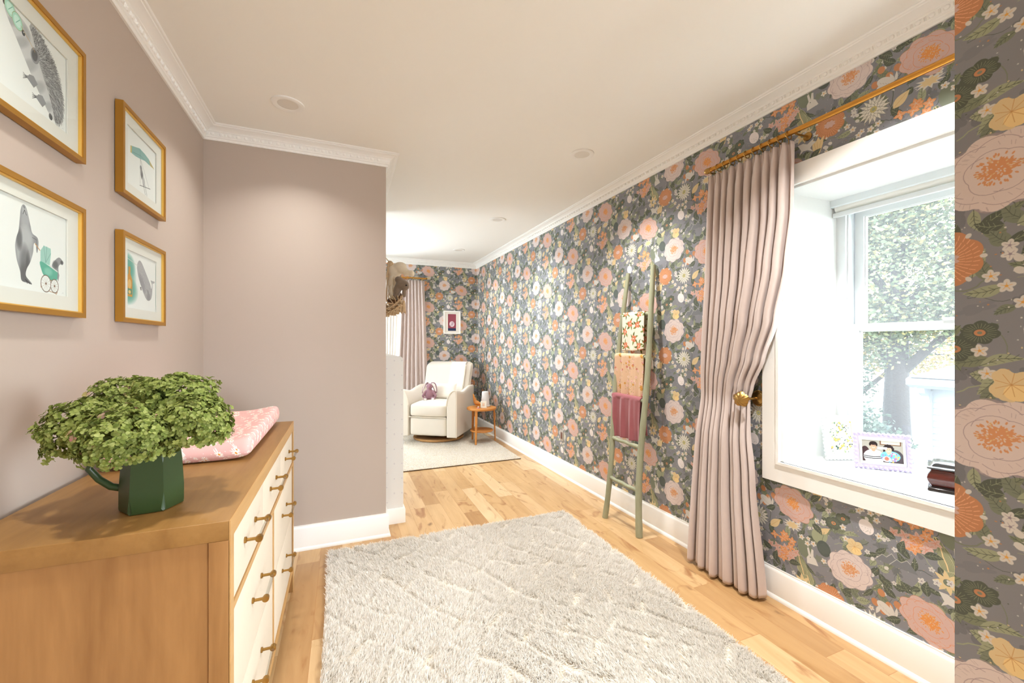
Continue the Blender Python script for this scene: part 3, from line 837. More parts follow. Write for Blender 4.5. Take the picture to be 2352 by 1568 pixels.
# ------------------------------------------------------------------ far windows
def plain_window(name, y, x0, x1, z0, z1, ax='y'):
    r = bpy.data.objects.new(name, None); COL.objects.link(r); r['kind'] = 'structure'
    f = (lambda a, c, d: (a, y + d, c)) if ax == 'y' else (lambda a, c, d: (y - d, a, c))
    b = MB(); b.ring(rect(x0 - .08, x1 + .08, z0 - .09, z1 + .08), rect(x0, x1, z0, z1), f, -.02, 0)
    b.ring(rect(x0, x1, z0, z1), rect(x0 + .05, x1 - .05, z0 + .05, z1 - .05), f, .1, .15)
    b.ring(rect(x0, x1, z0, z1), rect(x0 + .012, x1 - .012, z0 + .012, z1 - .012), f, 0, .13)
    m_ = (z0 + z1) / 2
    b.prism(rect(x0 + .04, x1 - .04, m_ - .025, m_ + .025), f, .1, .14)
    b.build('window_frame', M['vinyl'], r, smooth=False)
    MB().prism(rect(x0 + .04, x1 - .04, z0 + .04, z1 - .04), f, .118, .122).build('pane', M['glass'], r, smooth=False)
plain_window('window_2', YF, *FW)
plain_window('window_3', XFL, 4.7, 5.9, .85, 2.1, 'x')
# ------------------------------------------------------------------ recessed ceiling lights
def pot(x, y, label, power=5.0):
    l = area('downlight', (x, y, ZC - .012), (0, 0, 0), .1, .1, power, (1, .995, .98), spread=118); l.data.shape = 'DISK'  # output added as fill; the fixtures themselves look unlit
    t = thing('recessed_light', label, 'ceiling light', (x, y, ZC), group='recessed ceiling lights')
    MB().lathe([(.052, 0), (.052, -.004), (.07, -.008), (.082, -.005), (.083, 0)], seg=40).build('trim_ring', M['white'], t)
    MB().lathe([(0, -.003), (.053, -.003), (.053, 0)], seg=36).build('lens', mat('frosted_lens', (226, 222, 214), .5, noise_s=10, var=.01), t)
pot(-.275, 2.568, 'recessed ceiling light over the changing dresser, nearest the nook wall', 1.8)
pot(-.275, .90, 'added recessed fill light over the near end of the dresser, just outside the picture', 3.4)  # unseen fixture, added to brighten the near end
pot(1.545, .85, 'added recessed fill light in front of the deep window, just outside the picture', 8.5)  # unseen, continues the row's spacing; added to brighten the big rug
pot(1.533, 2.477, 'recessed ceiling light nearest the viewer of the three in a row along the papered wall')
pot(1.513, 4.106, 'recessed ceiling light, middle of the three in a row towards the armchair', 4.2)
pot(1.502, 5.635, 'recessed ceiling light above the white armchair, farthest of the row', 2.4)

# ------------------------------------------------------------------ framed animal prints on the left wall
G1, G2, G3, G4 = (92, 92, 94), (140, 140, 142), (182, 182, 183), (66, 66, 68)
PAP = (232, 231, 227)
q = random.Random(11)
AW, AH = .27, .222
def art_hedgehog():
    c = Canvas(AW, AH, 1900, PAP); S_ = lambda x, y: (x * AW, y * AH)
    belly = smooth([S_(x, y) for x, y in [(.09, .9), (.13, .8), (.24, .66), (.36, .5), (.5, .32), (.62, .19), (.72, .09), (.82, .05), (.84, .12), (.76, .3), (.66, .45), (.58, .62), (.5, .78), (.42, .9), (.3, .95), (.17, .97)]])
    def wash():
        c.poly(belly, (200, 199, 198))
        for x, y, rx, ry in ((.2, .82, .012, .03), (.3, .66, .014, .04), (.42, .48, .016, .04), (.56, .32, .016, .035), (.7, .17, .014, .03), (.38, .84, .02, .012)): c.soft(x * AW, y * AH, rx, ry, (150, 150, 152), .6, -.9)
    c.inside(belly, wash)
    quill = smooth([S_(x, y) for x, y in [(.42, .96), (.55, .97), (.68, .9), (.8, .78), (.9, .6), (.95, .4), (.95, .22), (.9, .08), (.82, .05), (.78, .16), (.72, .32), (.64, .46), (.57, .6), (.51, .74), (.46, .86)]])
    c.poly(quill, (168, 167, 167))
    k = 0
    while k < 3000:
        x, y = q.uniform(.4, .98), q.uniform(.03, .99)
        if not inpoly(quill, x * AW, y * AH): continue
        k += 1
        a = math.atan2(y - .35, x - .35) * .55 + .1 + q.uniform(-.3, .3); a = a - (1.1 - y) * 1.5 + .55
        l = q.uniform(.006, .011)
        c.line([(x * AW, y * AH), (x * AW + l * math.cos(a), y * AH + l * math.sin(a))], .0006, q.choice([G1, G4, G2, (206, 206, 206), G1, (120, 120, 122)]))
    c.ell(.5 * AW, .66 * AH, .017, .022, G2, -.3); c.ell(.495 * AW, .66 * AH, .011, .016, G1, -.3)       # ear
    c.ell(.335 * AW, .8 * AH, .0062, .0075, G4); c.ell(.34 * AW, .81 * AH, .0017, .0017, PAP)            # eye
    c.ell(.1 * AW, .935 * AH, .008, .007, G4)                                                          # nose
    for x, y in ((.44, .28), (.57, .13)):                                                               # paws
        c.poly([S_(x + .04, y + .12), S_(x + .1, y + .06), S_(x + .04, y - .02), S_(x - .05, y + .03), S_(x - .1, y + .04), S_(x - .04, y + .07), S_(x - .02, y + .1)], G2)
        for k in range(4): c.line([S_(x - .05, y + .04), S_(x - .11, y + .06 - .022 * k)], .0016, G1)
    c.ell(.74 * AW, .07 * AH, .008, .009, G1, .4)
    for x, y in ((.16, .93), (.255, .865)):                                                             # mint goggles
        c.ell(x * AW, y * AH, .019, .021, (150, 160, 110), .5); c.ell(x * AW, y * AH, .0178, .0197, (170, 216, 196), .5)
        c.ell(x * AW, y * AH, .012, .014, (202, 232, 218), .5); c.line([S_(x - .02, y - .03), S_(x + .03, y + .04)], .0018, (120, 180, 160))
    c.line([S_(.3, .85), S_(.42, .77), S_(.5, .7)], .0014, (190, 150, 80))
    c.line([S_(.93, .03), S_(.95, .05), S_(.96, .03)], .0007, G3)
    return c.image('hedgehog_drawing')
def art_seals():
    c = Canvas(AW, AH, 1900, PAP); S_ = lambda x, y: (x * AW, y * AH)
    b1 = [(.3, .9), (.33, .955), (.37, .94), (.4, .86), (.43, .76), (.46, .67), (.53, .64), (.55, .58), (.535, .47), (.52, .47), (.51, .56), (.48, .55), (.47, .45), (.43, .33), (.38, .24), (.37, .16), (.44, .1), (.45, .075), (.39, .085), (.31, .1), (.29, .2), (.245, .32), (.225, .46), (.24, .56), (.27, .65), (.285, .78)]
    b1 = smooth([S_(x, y) for x, y in b1])
    def wash():
      c.poly(b1, G2)
      for x, y, rx, ry, cc, al in ((.37, .6, .03, .03, G3, .9), (.3, .46, .022, .05, G3, .7), (.41, .46, .018, .05, G3, .5), (.28, .56, .012, .03, G1, .8), (.35, .3, .02, .05, G1, .6), (.4, .27, .01, .04, G4, .5), (.34, .17, .015, .03, G1, .7), (.36, .78, .02, .03, G3, .6), (.345, .9, .012, .012, G3, .7)):
        c.soft(x * AW, y * AH, rx, ry, cc, al)
    c.inside(b1, wash)
    c.line([S_(.33, .85), S_(.35, .9), S_(.375, .85)], .0016, G4); c.line([S_(.34, .94), S_(.35, .92)], .002, G4)
    for x in (.39, .42, .445): c.line([S_(.36, .12), S_(x, .08)], .0022, G4)
    c.line([S_(.46, .62), S_(.52, .61), S_(.525, .5)], .0014, G1)
    c.line([S_(.5, .56), S_(.57, .5)], .0028, (190, 140, 96))
    c.poly([S_(x, y) for x, y in [(.58, .5), (.63, .57), (.74, .56), (.745, .5), (.725, .35), (.58, .37)]], (158, 198, 186))      # hood
    for p in ((.63, .57), (.68, .57), (.74, .5)): c.line([S_(.66, .37), S_(*p)], .0013, (110, 150, 140))
    c.poly(smooth([S_(x, y) for x, y in [(.575, .37), (.725, .34), (.86, .31), (.855, .22), (.82, .175), (.74, .17), (.65, .2), (.6, .26)]]), (92, 168, 146))
    c.soft(.7 * AW, .27 * AH, .02, .012, (140, 200, 180), .7)
    for i in range(10): c.ell((.73 + .014 * i) * AW, (.345 - .005 * i) * AH, .0026, .0026, (214, 212, 210))
    c.poly(smooth([S_(x, y) for x, y in [(.76, .35), (.8, .42), (.87, .48), (.92, .47), (.95, .43), (.94, .4), (.9, .4), (.87, .36), (.87, .3), (.84, .31)]]), G2)
    c.soft(.82 * AW, .38 * AH, .014, .012, G1, .8); c.soft(.93 * AW, .43 * AH, .008, .006, G4, .8); c.poly([S_(.86, .32), S_(.885, .26), S_(.865, .17), S_(.85, .22)], G2)
    for p in ([(.62, .2), (.58, .14), (.6, .04), (.66, .01)], [(.6, .17), (.7, .18), (.78, .16), (.84, .1), (.85, 0), (.8, -.03)]): pass
    arc = [(.6, .16), (.66, .185), (.74, .17), (.8, .15), (.84, .09), (.85, .02), (.83, -.01)]
    k_ = lambda x, y: S_(x, .02 + y * .9)
    c.line([k_(*p) for p in arc], .0022, (170, 120, 84)); c.line([k_(.6, .16), k_(.585, .1), k_(.59, .05)], .0022, (170, 120, 84))
    c.line([k_(.6, .04), k_(.7, .02), k_(.83, .0)], .0016, (170, 120, 84))
    for x, y, r in ((.665, .12, .0235), (.805, .11, .0195)):
        c.ell(x * AW, y * AH, r * .95, r, (120, 100, 88), n=36); c.ell(x * AW, y * AH, r * .95 - .0024, r - .0024, PAP, n=36)
        for i in range(12): c.line([(x * AW, y * AH), (x * AW + r * .85 * math.cos(i * PI / 6), y * AH + r * .9 * math.sin(i * PI / 6))], .0005, (150, 132, 120))
        c.ell(x * AW, y * AH, .003, .003, (120, 84, 60))
    c.line([S_(.93, .03), S_(.95, .05), S_(.96, .03)], .0007, G3)
    return c.image('seal_pram_drawing')
def art_umbrella():
    c = Canvas(AW, AH, 1500, PAP); S_ = lambda x, y: (x * AW, y * AH)
    c.poly([S_(x, y) for x, y in [(.13, .58), (.13, .7), (.28, .75), (.42, .8), (.6, .79), (.75, .76), (.96, .66), (.78, .66), (.6, .66), (.45, .62), (.3, .59)]], (138, 176, 170))
    c.poly([S_(x, y) for x, y in [(.13, .58), (.13, .7), (.17, .71), (.17, .585)]], (200, 180, 110)); c.poly([S_(x, y) for x, y in [(.76, .755), (.96, .66), (.8, .66)]], (190, 170, 116))
    c.line([S_(.45, .62), S_(.44, .8)], .002, (100, 140, 138)); c.line([S_(.45, .68), S_(.75, .66)], .0016, (100, 140, 138)); c.line([S_(.45, .68), S_(.2, .62)], .0016, (100, 140, 138))
    for x0, x1, y1 in ((.45, .44, .16), (.46, .56, .14), (.46, .76, .2)): c.line([S_(x0, .62), S_(x1, y1)], .0013, G1)
    c.line([S_(.43, .13), S_(.8, .21)], .0024, G1)
    c.ell(.5 * AW, .36 * AH, .012, .022, G2, .25); c.ell(.47 * AW, .46 * AH, .0105, .011, G2, 0); c.ell(.56 * AW, .25 * AH, .012, .02, G3, .3)
    for dx in (0, .06): c.line([S_(.55 + dx, .2), S_(.62 + dx, .03)], .0026, G1)
    c.soft(.5 * AW, .34 * AH, .009, .014, G1, .6)
    return c.image('umbrella_drawing')
def art_narwhal():
    c = Canvas(AW, AH, 1500, PAP)
    for x, y, rx, ry in ((.02, .5, .075, .095), (.1, .3, .07, .05), (.05, .72, .06, .05)): c.soft(x * AW, y * AH, rx, ry, (84, 156, 140), .8)
    S_ = lambda x, y: (x * AW, y * AH)
    body = [(.34, .74), (.36, .84), (.42, .9), (.5, .87), (.6, .76), (.72, .62), (.8, .52), (.84, .44), (.86, .52), (.82, .6), (.88, .6), (.97, .6), (.94, .56), (.89, .55), (.88, .44), (.86, .3), (.8, .22), (.7, .2), (.6, .27), (.5, .4), (.4, .56)]
    body = smooth([S_(x, y) for x, y in body])
    def wash():
        c.poly(body, (170, 168, 170)); c.soft(.5 * AW, .5 * AH, .02, .05, (140, 138, 142), .7, .7); c.soft(.74 * AW, .26 * AH, .02, .02, (132, 130, 134), .7)
    c.inside(body, wash)
    for i in range(1500):
        x, y = q.uniform(.34, .9), q.uniform(.2, .9)
        if inpoly(body, x * AW, y * AH): c.ell(x * AW, y * AH, q.uniform(.0004, .0012), q.uniform(.0004, .001), G1, al=.6, n=6)
    c.poly([S_(x, y) for x, y in [(.66, .42), (.72, .28), (.77, .26), (.74, .38)]], G2); c.poly([S_(x, y) for x, y in [(.44, .42), (.46, .36), (.49, .36), (.48, .42)]], G1)
    c.line([S_(.36, .79), S_(.02, .86)], .0026, (200, 200, 190))
    c.poly([S_(x, y) for x, y in [(.02, .2), (.02, .52), (.07, .6), (.07, .72), (.13, .72), (.13, .6), (.19, .5), (.19, .2)]], (196, 140, 58))
    c.ell(.105 * AW, .42 * AH, .014, .018, (220, 178, 110)); c.poly([S_(.03, .24), S_(.03, .34), S_(.18, .34), S_(.18, .24)], (90, 130, 100)); c.ell(.105 * AW, .28 * AH, .01, .007, (226, 190, 120))
    return c.image('narwhal_drawing')

def wall_frame(y0, y1, z0, z1, art, label, name='framed_print'):
    """art: (ay0, ay1, az0, az1, image); frame stands 2.5 cm off the left wall"""
    t = thing(name, label, 'picture frame', (XL, (y0 + y1) / 2, z0), group='gold framed animal drawings on the left wall')
    oy, oz = (y0 + y1) / 2, z0
    f = lambda a, c, d: (d, a - oy, c - oz)
    b = MB(); b.ring(rect(y0, y1, z0, z1), rect(y0 + .0145, y1 - .0145, z0 + .0145, z1 - .0145), f, .003, .027); b.build('frame', M['gold'], t, smooth=False)
    b = MB(); b.ring(rect(y0 + .0145, y1 - .0145, z0 + .0145, z1 - .0145), rect(y0 + .018, y1 - .018, z0 + .018, z1 - .018), f, .008, .0235); b.build('inner_lip', M['goldin'], t, smooth=False)
    MB().box(0, .006, y0 + .006 - oy, y1 - .006 - oy, .006, z1 - z0 - .006).build('backing', M['black'], t, smooth=False)
    a0, a1, b0, b1, im = art
    b = MB(); b.ring(rect(y0 + .012, y1 - .012, z0 + .012, z1 - .012), rect(a0, a1, b0, b1), f, .012, .0155); b.build('mat_board', M['paperw'], t, smooth=False)
    o = MB().box(.009, .011, a0 - .004 - oy, a1 + .004 - oy, b0 - .004 - oz, b1 + .004 - oz).build('drawing', mat_img('paper_' + im.name, im, .85), t, smooth=False,
        uvfn=lambda co, n: ((co.y + oy - a0) / (a1 - a0), (co.z + oz - b0) / (b1 - b0)))
    MB().box(.0175, .0185, y0 + .014 - oy, y1 - .014 - oy, .014, z1 - z0 - .014).build('glazing', M['glass'], t, smooth=False)
    return t
wall_frame(1.322, 1.722, 1.897, 2.243, (1.384, 1.652, 1.958, 2.18, art_hedgehog()), 'gold framed drawing of a hedgehog wearing mint goggles')
wall_frame(1.322, 1.722, 1.413, 1.755, (1.384, 1.652, 1.472, 1.702, art_seals()), 'gold framed drawing of a seal pushing a green pram')
wall_frame(1.963, 2.364, 1.892, 2.232, (2.026, 2.296, 1.95, 2.172, art_umbrella()), 'gold framed drawing of a small animal hanging from a teal umbrella')
wall_frame(1.963, 2.364, 1.415, 1.754, (2.026, 2.296, 1.472, 1.694, art_narwhal()), 'gold framed drawing of a spotted narwhal and a bottle')

# ------------------------------------------------------------------ the dresser
M['oak'] = mat_wood('honey_wood', (156, 116, 64), (132, 94, 46), (9, 1.0, 9), .42, 6)
M['oakv'] = mat_wood('honey_wood_upright_grain', (168, 124, 74), (138, 97, 53), (9, 9, 1.0), .45, 6)
M['oakl'] = mat_wood('pale_honey_edge', (196, 154, 98), (178, 136, 82), (9, 1, 9), .42, 6)
M['linen'] = mat('cream_linen_drawer_front', (208, 193, 172), .85, noise_s=60, var=.03, bump=.35, bump_s=420, dist=.0008)
M['lucite'] = mat_glass('clear_acrylic', (.86, .87, .86), 1.7)
DX0, DX1, DY0, DY1, DZ = XL + .022, -.246, 1.163, 2.55, .914
dr = thing('dresser', 'honey wood dresser with cream linen drawers and brass and acrylic pulls', 'dresser', (0, 0, 0))
TK = .046
MB().box(DX0, DX1, DY0, DY1, DZ - TK, DZ, bev=.0015).build('top_board', M['oak'], dr, angle=50)
def side(y0, y1, near):
    b = MB(); s = .042
    b.box(DX1 - s, DX1, y0, y1, 0, DZ - TK, bev=.001)              # front stile, runs to the floor
    b.box(DX0, DX0 + .03, y0, y1, 0, DZ - TK, bev=.001)
    b.box(DX0 + .028, DX1 - s + .002, y0 + (.006 if near else 0), y1 - (0 if near else .006), .1, DZ - TK)
    b.build('side_panel', M['oakv'], dr, angle=50)
side(DY0, DY0 + .034, True); side(DY1 - .034, DY1, False)
RZ = .687
b = MB(); b.box(DX0 + .02, DX1 - .001, DY0 + .034, DY1 - .034, .1, .138); b.build('bottom_rail', M['oakl'], dr, smooth=False)
b = MB(); b.box(DX1 - .03, DX1 - .001, DY0 + .034, DY1 - .034, RZ - .009, RZ + .009); b.build('middle_rail', M['oakl'], dr, smooth=False)
YM = (DY0 + DY1) / 2
b = MB(); b.box(DX1 - .03, DX1 - .001, YM - .008, YM + .008, .138, RZ - .009); b.build('divider', M['oakl'], dr, smooth=False)
b = MB(); b.box(DX0 + .01, DX1 - .034, DY0 + .036, DY1 - .036, .1, DZ - TK - .002); b.build('carcass', M['oakv'], dr, smooth=False)
b = MB(); b.box(DX1 - .002, DX1 + .0015, DY0, DY0 + .034, 0, DZ - .0005); b.box(DX1 - .002, DX1 + .0015, DY1 - .034, DY1, 0, DZ - .0005); b.box(DX1 - .002, DX1 + .0015, DY0 + .034, DY1 - .034, DZ - TK, DZ - .0005)
b.build('front_edging', M['oakl'], dr, smooth=False)
def drawer(y0, y1, z0, z1, hz):
    d = MB().box(DX1 - .03, DX1 - .004, y0 + .0015, y1 - .0015, z0 + .0015, z1 - .0015, bev=.002).build('drawer', M['linen'], dr)
    yc = (y0 + y1) / 2
    h = MB().slot(0)
    for s in (-1, 1):
        y = yc + s * .073
        h.lathe([(.0085, DX1 - .005), (.0085, DX1 + .001), (.0045, DX1 + .003), (.0045, DX1 + .022), (.007, DX1 + .026)], (0, y, hz), 14, 'x')
        h.lathe([(.0, -.0075), (.0092, -.007), (.0098, 0), (.0092, .007), (0, .0075)], (DX1 + .032, y, hz), 16, 'y')
    h.slot(1).tube([(DX1 + .032, yc - .068, hz), (DX1 + .032, yc + .068, hz)], .0052, 12)   # clear acrylic bar between the brass posts
    h.build('handle', [M['brass'], M['lucite']], d)
ya, yb = DY0 + .034, DY1 - .034
for i in range(3): drawer(ya + (yb - ya) * i / 3, ya + (yb - ya) * (i + 1) / 3, RZ + .009, DZ - TK, .79)
for y0, y1 in ((ya, YM - .008), (YM + .008, yb)):
    drawer(y0, y1, .412, RZ - .009, .562); drawer(y0, y1, .138, .412, .315)

# ------------------------------------------------------------------ changing pad
c = Canvas(.16, .16, 1400, (226, 178, 172))
q = random.Random(5)
for i in range(26):
    u, v = q.random() * .16, q.random() * .16; r = q.uniform(.005, .0115)
    for ou in (-.16, 0, .16):
        for ov in (-.16, 0, .16):
            for k in range(9):
                a = 2 * PI * k / 9 + i
                c.line([(u + ou, v + ov), (u + ou + r * math.cos(a), v + ov + r * math.sin(a))], r * .34, (246, 238, 230))
            c.ell(u + ou, v + ov, r * .3, r * .3, (224, 140, 40))
for i in range(60): c.ell(q.random() * .16, q.random() * .16, .0012, .0012, (246, 238, 230), n=6)
M['daisy'] = mat_img('pink_daisy_cotton', c.image('daisy_print'), .9, weave=.3)
PX0, PX1, PY0, PY1 = -.735, -.305, 1.745, 2.515
cp = thing('changing_pad', 'contoured changing pad in a pink daisy cover on the dresser', 'changing pad', (0, 0, DZ))
def pad(u, v):
    a = 2 * PI * u                      # around the cross-section
    # cross-section outline: rounded box with a dished top
    cx, w = (PX0 + PX1) / 2, (PX1 - PX0) / 2
    y = PY0 + (PY1 - PY0) * v
    e = min(v, 1 - v) / .05; e = 1 if e > 1 else math.sqrt(max(0, 1 - (1 - e) ** 2))
    x = math.copysign(abs(math.cos(a)) ** .45, math.cos(a)); s = math.copysign(abs(math.sin(a)) ** .5, math.sin(a))
    top = .058 + .042 * abs(x) ** 3 + .02 * (v ** 3)
    z = .001 + (top * (.5 + .5 * s)) * (.25 + .75 * e) + (1 - e) * .02
    wx = w * (.94 + .06 * e) * (1 - .03 * (s > 0) * s)
    z += .0016 * math.sin(60 * v + 3 * x) * (s > 0)
    return (cx + x * wx, y, z)
b = MB(); b.grid(pad, 96, 60, uvfn=lambda u, v: (u * 1.05 / .16, v * .77 / .16))
b.f.append(tuple(range(96))[::-1]); b.f.append(tuple(60 * 97 + i for i in range(96)))
b.uv = {}
b.build('cover', M['daisy'], cp, angle=80, uvfn=lambda co, n: ((co.x + co.z * .7) / .16, (co.y - co.z * .9) / .16))

# ------------------------------------------------------------------ green jug and hydrangeas
M['jug'] = mat('dark_green_ceramic', (46, 66, 32), .38, spec=.5, noise_s=8, var=.12, bump=.04, bump_s=30)
JX, JY = -.452, 1.34
jug = thing('jug', 'dark green faceted ceramic jug holding the hydrangeas on the dresser', 'jug', (JX, JY, DZ), rz=R(8))
vs = []; prof = [(.064, .002), (.067, .008), (.065, .05), (.061, .12), (.06, .15), (.064, .163), (.0595, .163), (.055, .15), (.057, .1), (.058, .012), (0, .01)]
b = MB(); bm = bmesh.new()
rings = []
for r, z in prof[:-1]:
    rings.append([bm.verts.new((r * math.cos(R(60 * k)), r * math.sin(R(60 * k)) * 1.0, z)) for k in range(6)])
for a, c2 in zip(rings, rings[1:]):
    for k in range(6): bm.faces.new((a[k], a[(k + 1) % 6], c2[(k + 1) % 6], c2[k]))
bm.faces.new(rings[0][::-1]); bm.faces.new(rings[-1])
ed = [e for e in bm.edges if abs(e.verts[0].co.z - e.verts[1].co.z) > .02]
bmesh.ops.bevel(bm, geom=ed, offset=.006, segments=3, affect='EDGES')
bm.verts.index_update(); b.add([tuple(v.co) for v in bm.verts], [[v.index for v in f.verts] for f in bm.faces]); bm.free()
b.build('body', M['jug'], jug, angle=35)
hp = [(-.06, -.0, .145), (-.085, 0, .15), (-.12, 0, .132), (-.128, 0, .108), (-.108, 0, .08), (-.084, 0, .06), (-.054, 0, .052)]
a_ = R(176 - 8)
hp2 = [(-x * math.cos(a_), -x * math.sin(a_), z) for x, y, z in hp]
b = MB().tube(hp2, [.009, .0085, .008, .008, .008, .0085, .009], 12)
b.build('handle', M['jug'], jug, angle=80)

M['petal'] = mat_island('green_hydrangea_petals', [(90, 104, 42), (130, 142, 68), (154, 163, 90), (108, 124, 52), (166, 174, 106), (122, 136, 60)], .65, trans=.25)
M['petalp'] = mat_island('faded_pink_petals', [(150, 140, 90), (200, 150, 150), (170, 160, 100), (190, 130, 130)], .65, trans=.25)
M['stem'] = mat('green_stem', (92, 110, 52), .6, noise_s=20, var=.15)
def hydrangea(c, r, n, label, seed, pink=0, sq=.8, tilt=(0, 0)):
    """c: head centre relative to the jug mouth; florets of four cupped petals over a dome"""
    g = np.random.default_rng(seed)
    t = thing('hydrangea', label, 'flower', (JX, JY, DZ + .17), group='hydrangea heads in the green jug')
    V, F = [], []
    Vp, Fp = [], []
    pet = []
    for (a, w, h) in ((0, .12, 0), (.35, .8, .10), (.7, 1.0, .16), (1.0, .55, .10)):
        pet.append([(a, -w * .42, h + .05), (a * (1.04 if a > .9 else 1), 0, h - .03), (a, w * .42, h + .05)])
    pet = np.array(pet).reshape(-1, 3)
    pf = []
    for i in range(3):
        for j in range(2): pf.append((i * 3 + j, i * 3 + j + 1, i * 3 + 3 + j + 1, i * 3 + 3 + j))
    pf = np.array(pf)
    k = 0
    for i in range(n):
        d = g.normal(size=3); d /= np.linalg.norm(d)
        if d[2] < -.62: continue
        # lumpy head: clusters push out
        lump = 1 + .10 * math.sin(7 * d[0] + seed) * math.sin(6 * d[1] + 2 * seed) + .07 * math.sin(9 * d[2] + seed)
        rad = r * lump * g.uniform(.8, 1.02)
        p = np.array(c) + d * np.array([rad, rad, rad * sq])
        nrm = d * .9 + g.normal(size=3) * .33 + np.array([0, 0, .25]); nrm /= np.linalg.norm(nrm)
        up = np.cross(nrm, g.normal(size=3)); up /= np.linalg.norm(up); sd = np.cross(nrm, up)
        s = g.uniform(.0062, .0094)
        ispk = g.random() < pink
        for m_ in range(4):
            a = m_ * PI / 2 + g.uniform(-.15, .15); ca, sa = math.cos(a), math.sin(a)
            ax, ay = ca * up + sa * sd, -sa * up + ca * sd
            sc2 = s * g.uniform(.85, 1.15); cup = g.uniform(.3, 2.2)
            q_ = p + np.outer(pet[:, 0], ax) * sc2 + np.outer(pet[:, 1], ay) * sc2 * 1.15 + np.outer(pet[:, 2] * cup + .1, nrm) * sc2
            if ispk: Fp.append(pf + 12 * len(Vp)); Vp.append(q_)
            else: F.append(pf + 12 * len(V)); V.append(q_)
    nf = sum(len(f) for f in F); off = 12 * len(V)
    hd = npmesh('flower_head', np.concatenate(V + Vp), np.concatenate(F + [f + off for f in Fp]), M['petal'], t, smooth=True)
    hd.data.materials.append(M['petalp'])
    mi = np.zeros(len(hd.data.polygons), np.int32); mi[nf:] = 1; hd.data.polygons.foreach_set('material_index', mi)
    b = MB(); c0 = Vector(c)
    b.tube([(c0.x * .08, c0.y * .08, -.13), (c0.x * .25, c0.y * .25, -.0), tuple(c0 * .75 + Vector((0, 0, -.01)))], [.004, .004, .0035], 7)
    g2 = random.Random(seed)
    for i in range(34):
        d = Vector((g2.gauss(0, 1), g2.gauss(0, 1), abs(g2.gauss(0, .8)) - .3)).normalized()
        s0 = c0 * .75; e = c0 + Vector((d.x * r, d.y * r, d.z * r * sq)) * .82
        b.tube([tuple(s0), tuple((s0 + e) / 2 + Vector((0, 0, .008))), tuple(e)], [.0022, .0015, .001], 4, caps=False)
    b.build('stem', M['stem'], t)
def HP(lat, fwd, z): return (.3778 * fwd + .9259 * lat - JX, .9259 * fwd - .3778 * lat - JY, z - DZ - .17)
hydrangea(HP(-1.045, 1.03, 1.118), .09, 1200, 'green hydrangea head at the far left of the bouquet, drooping towards the wall', 1, .0, .85)
hydrangea(HP(-1.04, 1.13, 1.172), .09, 1100, 'green hydrangea head standing at the back left of the bouquet', 2, .01, .8)
hydrangea(HP(-.90, 1.12, 1.175), .097, 1200, 'tallest green hydrangea head, at the top right of the bouquet', 3, .01, .8)
hydrangea(HP(-.80, 1.05, 1.125), .08, 1050, 'green hydrangea head at the right of the bouquet beside the changing pad', 4, .01, .95)
hydrangea(HP(-.89, .96, 1.112), .093, 1350, 'pale green hydrangea head at the front of the bouquet with a few faded pink florets', 5, .03, .8)
# ------------------------------------------------------------------ curtains
def curtain(name, label, loc, top, edge_l, edge_r, zt, zb, npl, amp, axis, seed=1, nu=300, nv=90, mat_=None):
    """edge_l, edge_r: tables z -> position along the wall; amp: table z -> fold depth; axis(pos, depth, z) -> xyz"""
    t = thing(name, label, 'curtain', (0, 0, 0))
    g = random.Random(seed); phs = [g.uniform(-.35, .35) for _ in range(npl + 2)]; am = [g.uniform(.7, 1.2) for _ in range(npl + 2)]
    def fn(u, v):
        z = zt + (zb - zt) * v
        ph = u * npl; k = int(min(npl - 1, ph)); fr = ph - k
        w = (1 - fr) * phs[k] + fr * phs[k + 1]; a = (1 - fr) * am[k] + fr * am[k + 1]
        l, r = sm(z, edge_l), sm(z, edge_r)
        # folds drift sideways on their way down
        uu = u + .006 * math.sin(5 * v + 7 * w) * math.sin(PI * u)
        p = l + (r - l) * uu
        q = 2 * PI * (ph + .25 * w * v)
        s_ = math.sin(q); s_ = math.copysign(abs(s_) ** .75, s_)
        A = sm(z, amp) * a
        d = A * s_ + A * .3 * math.sin(q * .5 + w * 3 + 1.2 * v) * min(1, v * 4)
        # pinch pleats at the heading
        pin = max(0, 1 - (zt - z) / .11)
        d = d * (1 - .35 * pin) + pin * .010 * math.cos(3 * q)
        p += (l - r) * 0 + .35 * A * math.sin(2 * q) * (0.6)
        z_ = z + (.004 * math.cos(q) if v > .97 else 0)
        return axis(p, d, z_)
    b = MB().grid(fn, nu, nv)
    b.build('drape', mat_ or M['curtain'], t, angle=180, mods=[('SOLIDIFY', dict(thickness=.003, offset=0))])
    return t
RX0 = .092
ax_r = lambda p, d, z: RW(p, RX0 + sm(z, [(2.4, 0), (1.2, -.012), (1.04, -.022), (.8, -.0), (0, .02)]) + d, z)
cu = curtain('curtain', 'blush pleated curtain tied back beside the deep window', None, None,
             [(2.35, 1.845), (1.75, 1.868), (1.04, 1.915), (.4, 1.945), (.015, 1.955)],
             [(2.35, 1.362), (2.0, 1.372), (1.72, 1.405), (1.45, 1.46), (1.25, 1.525), (1.1, 1.592), (1.03, 1.612), (.9, 1.605), (.6, 1.575), (.015, 1.505)],
             2.322, .018, 10, [(2.35, .022), (2.0, .027), (1.5, .034), (1.1, .022), (1.0, .019), (.7, .034), (0, .05)], ax_r, seed=4, nu=420, nv=140)
RZ_ = 2.364
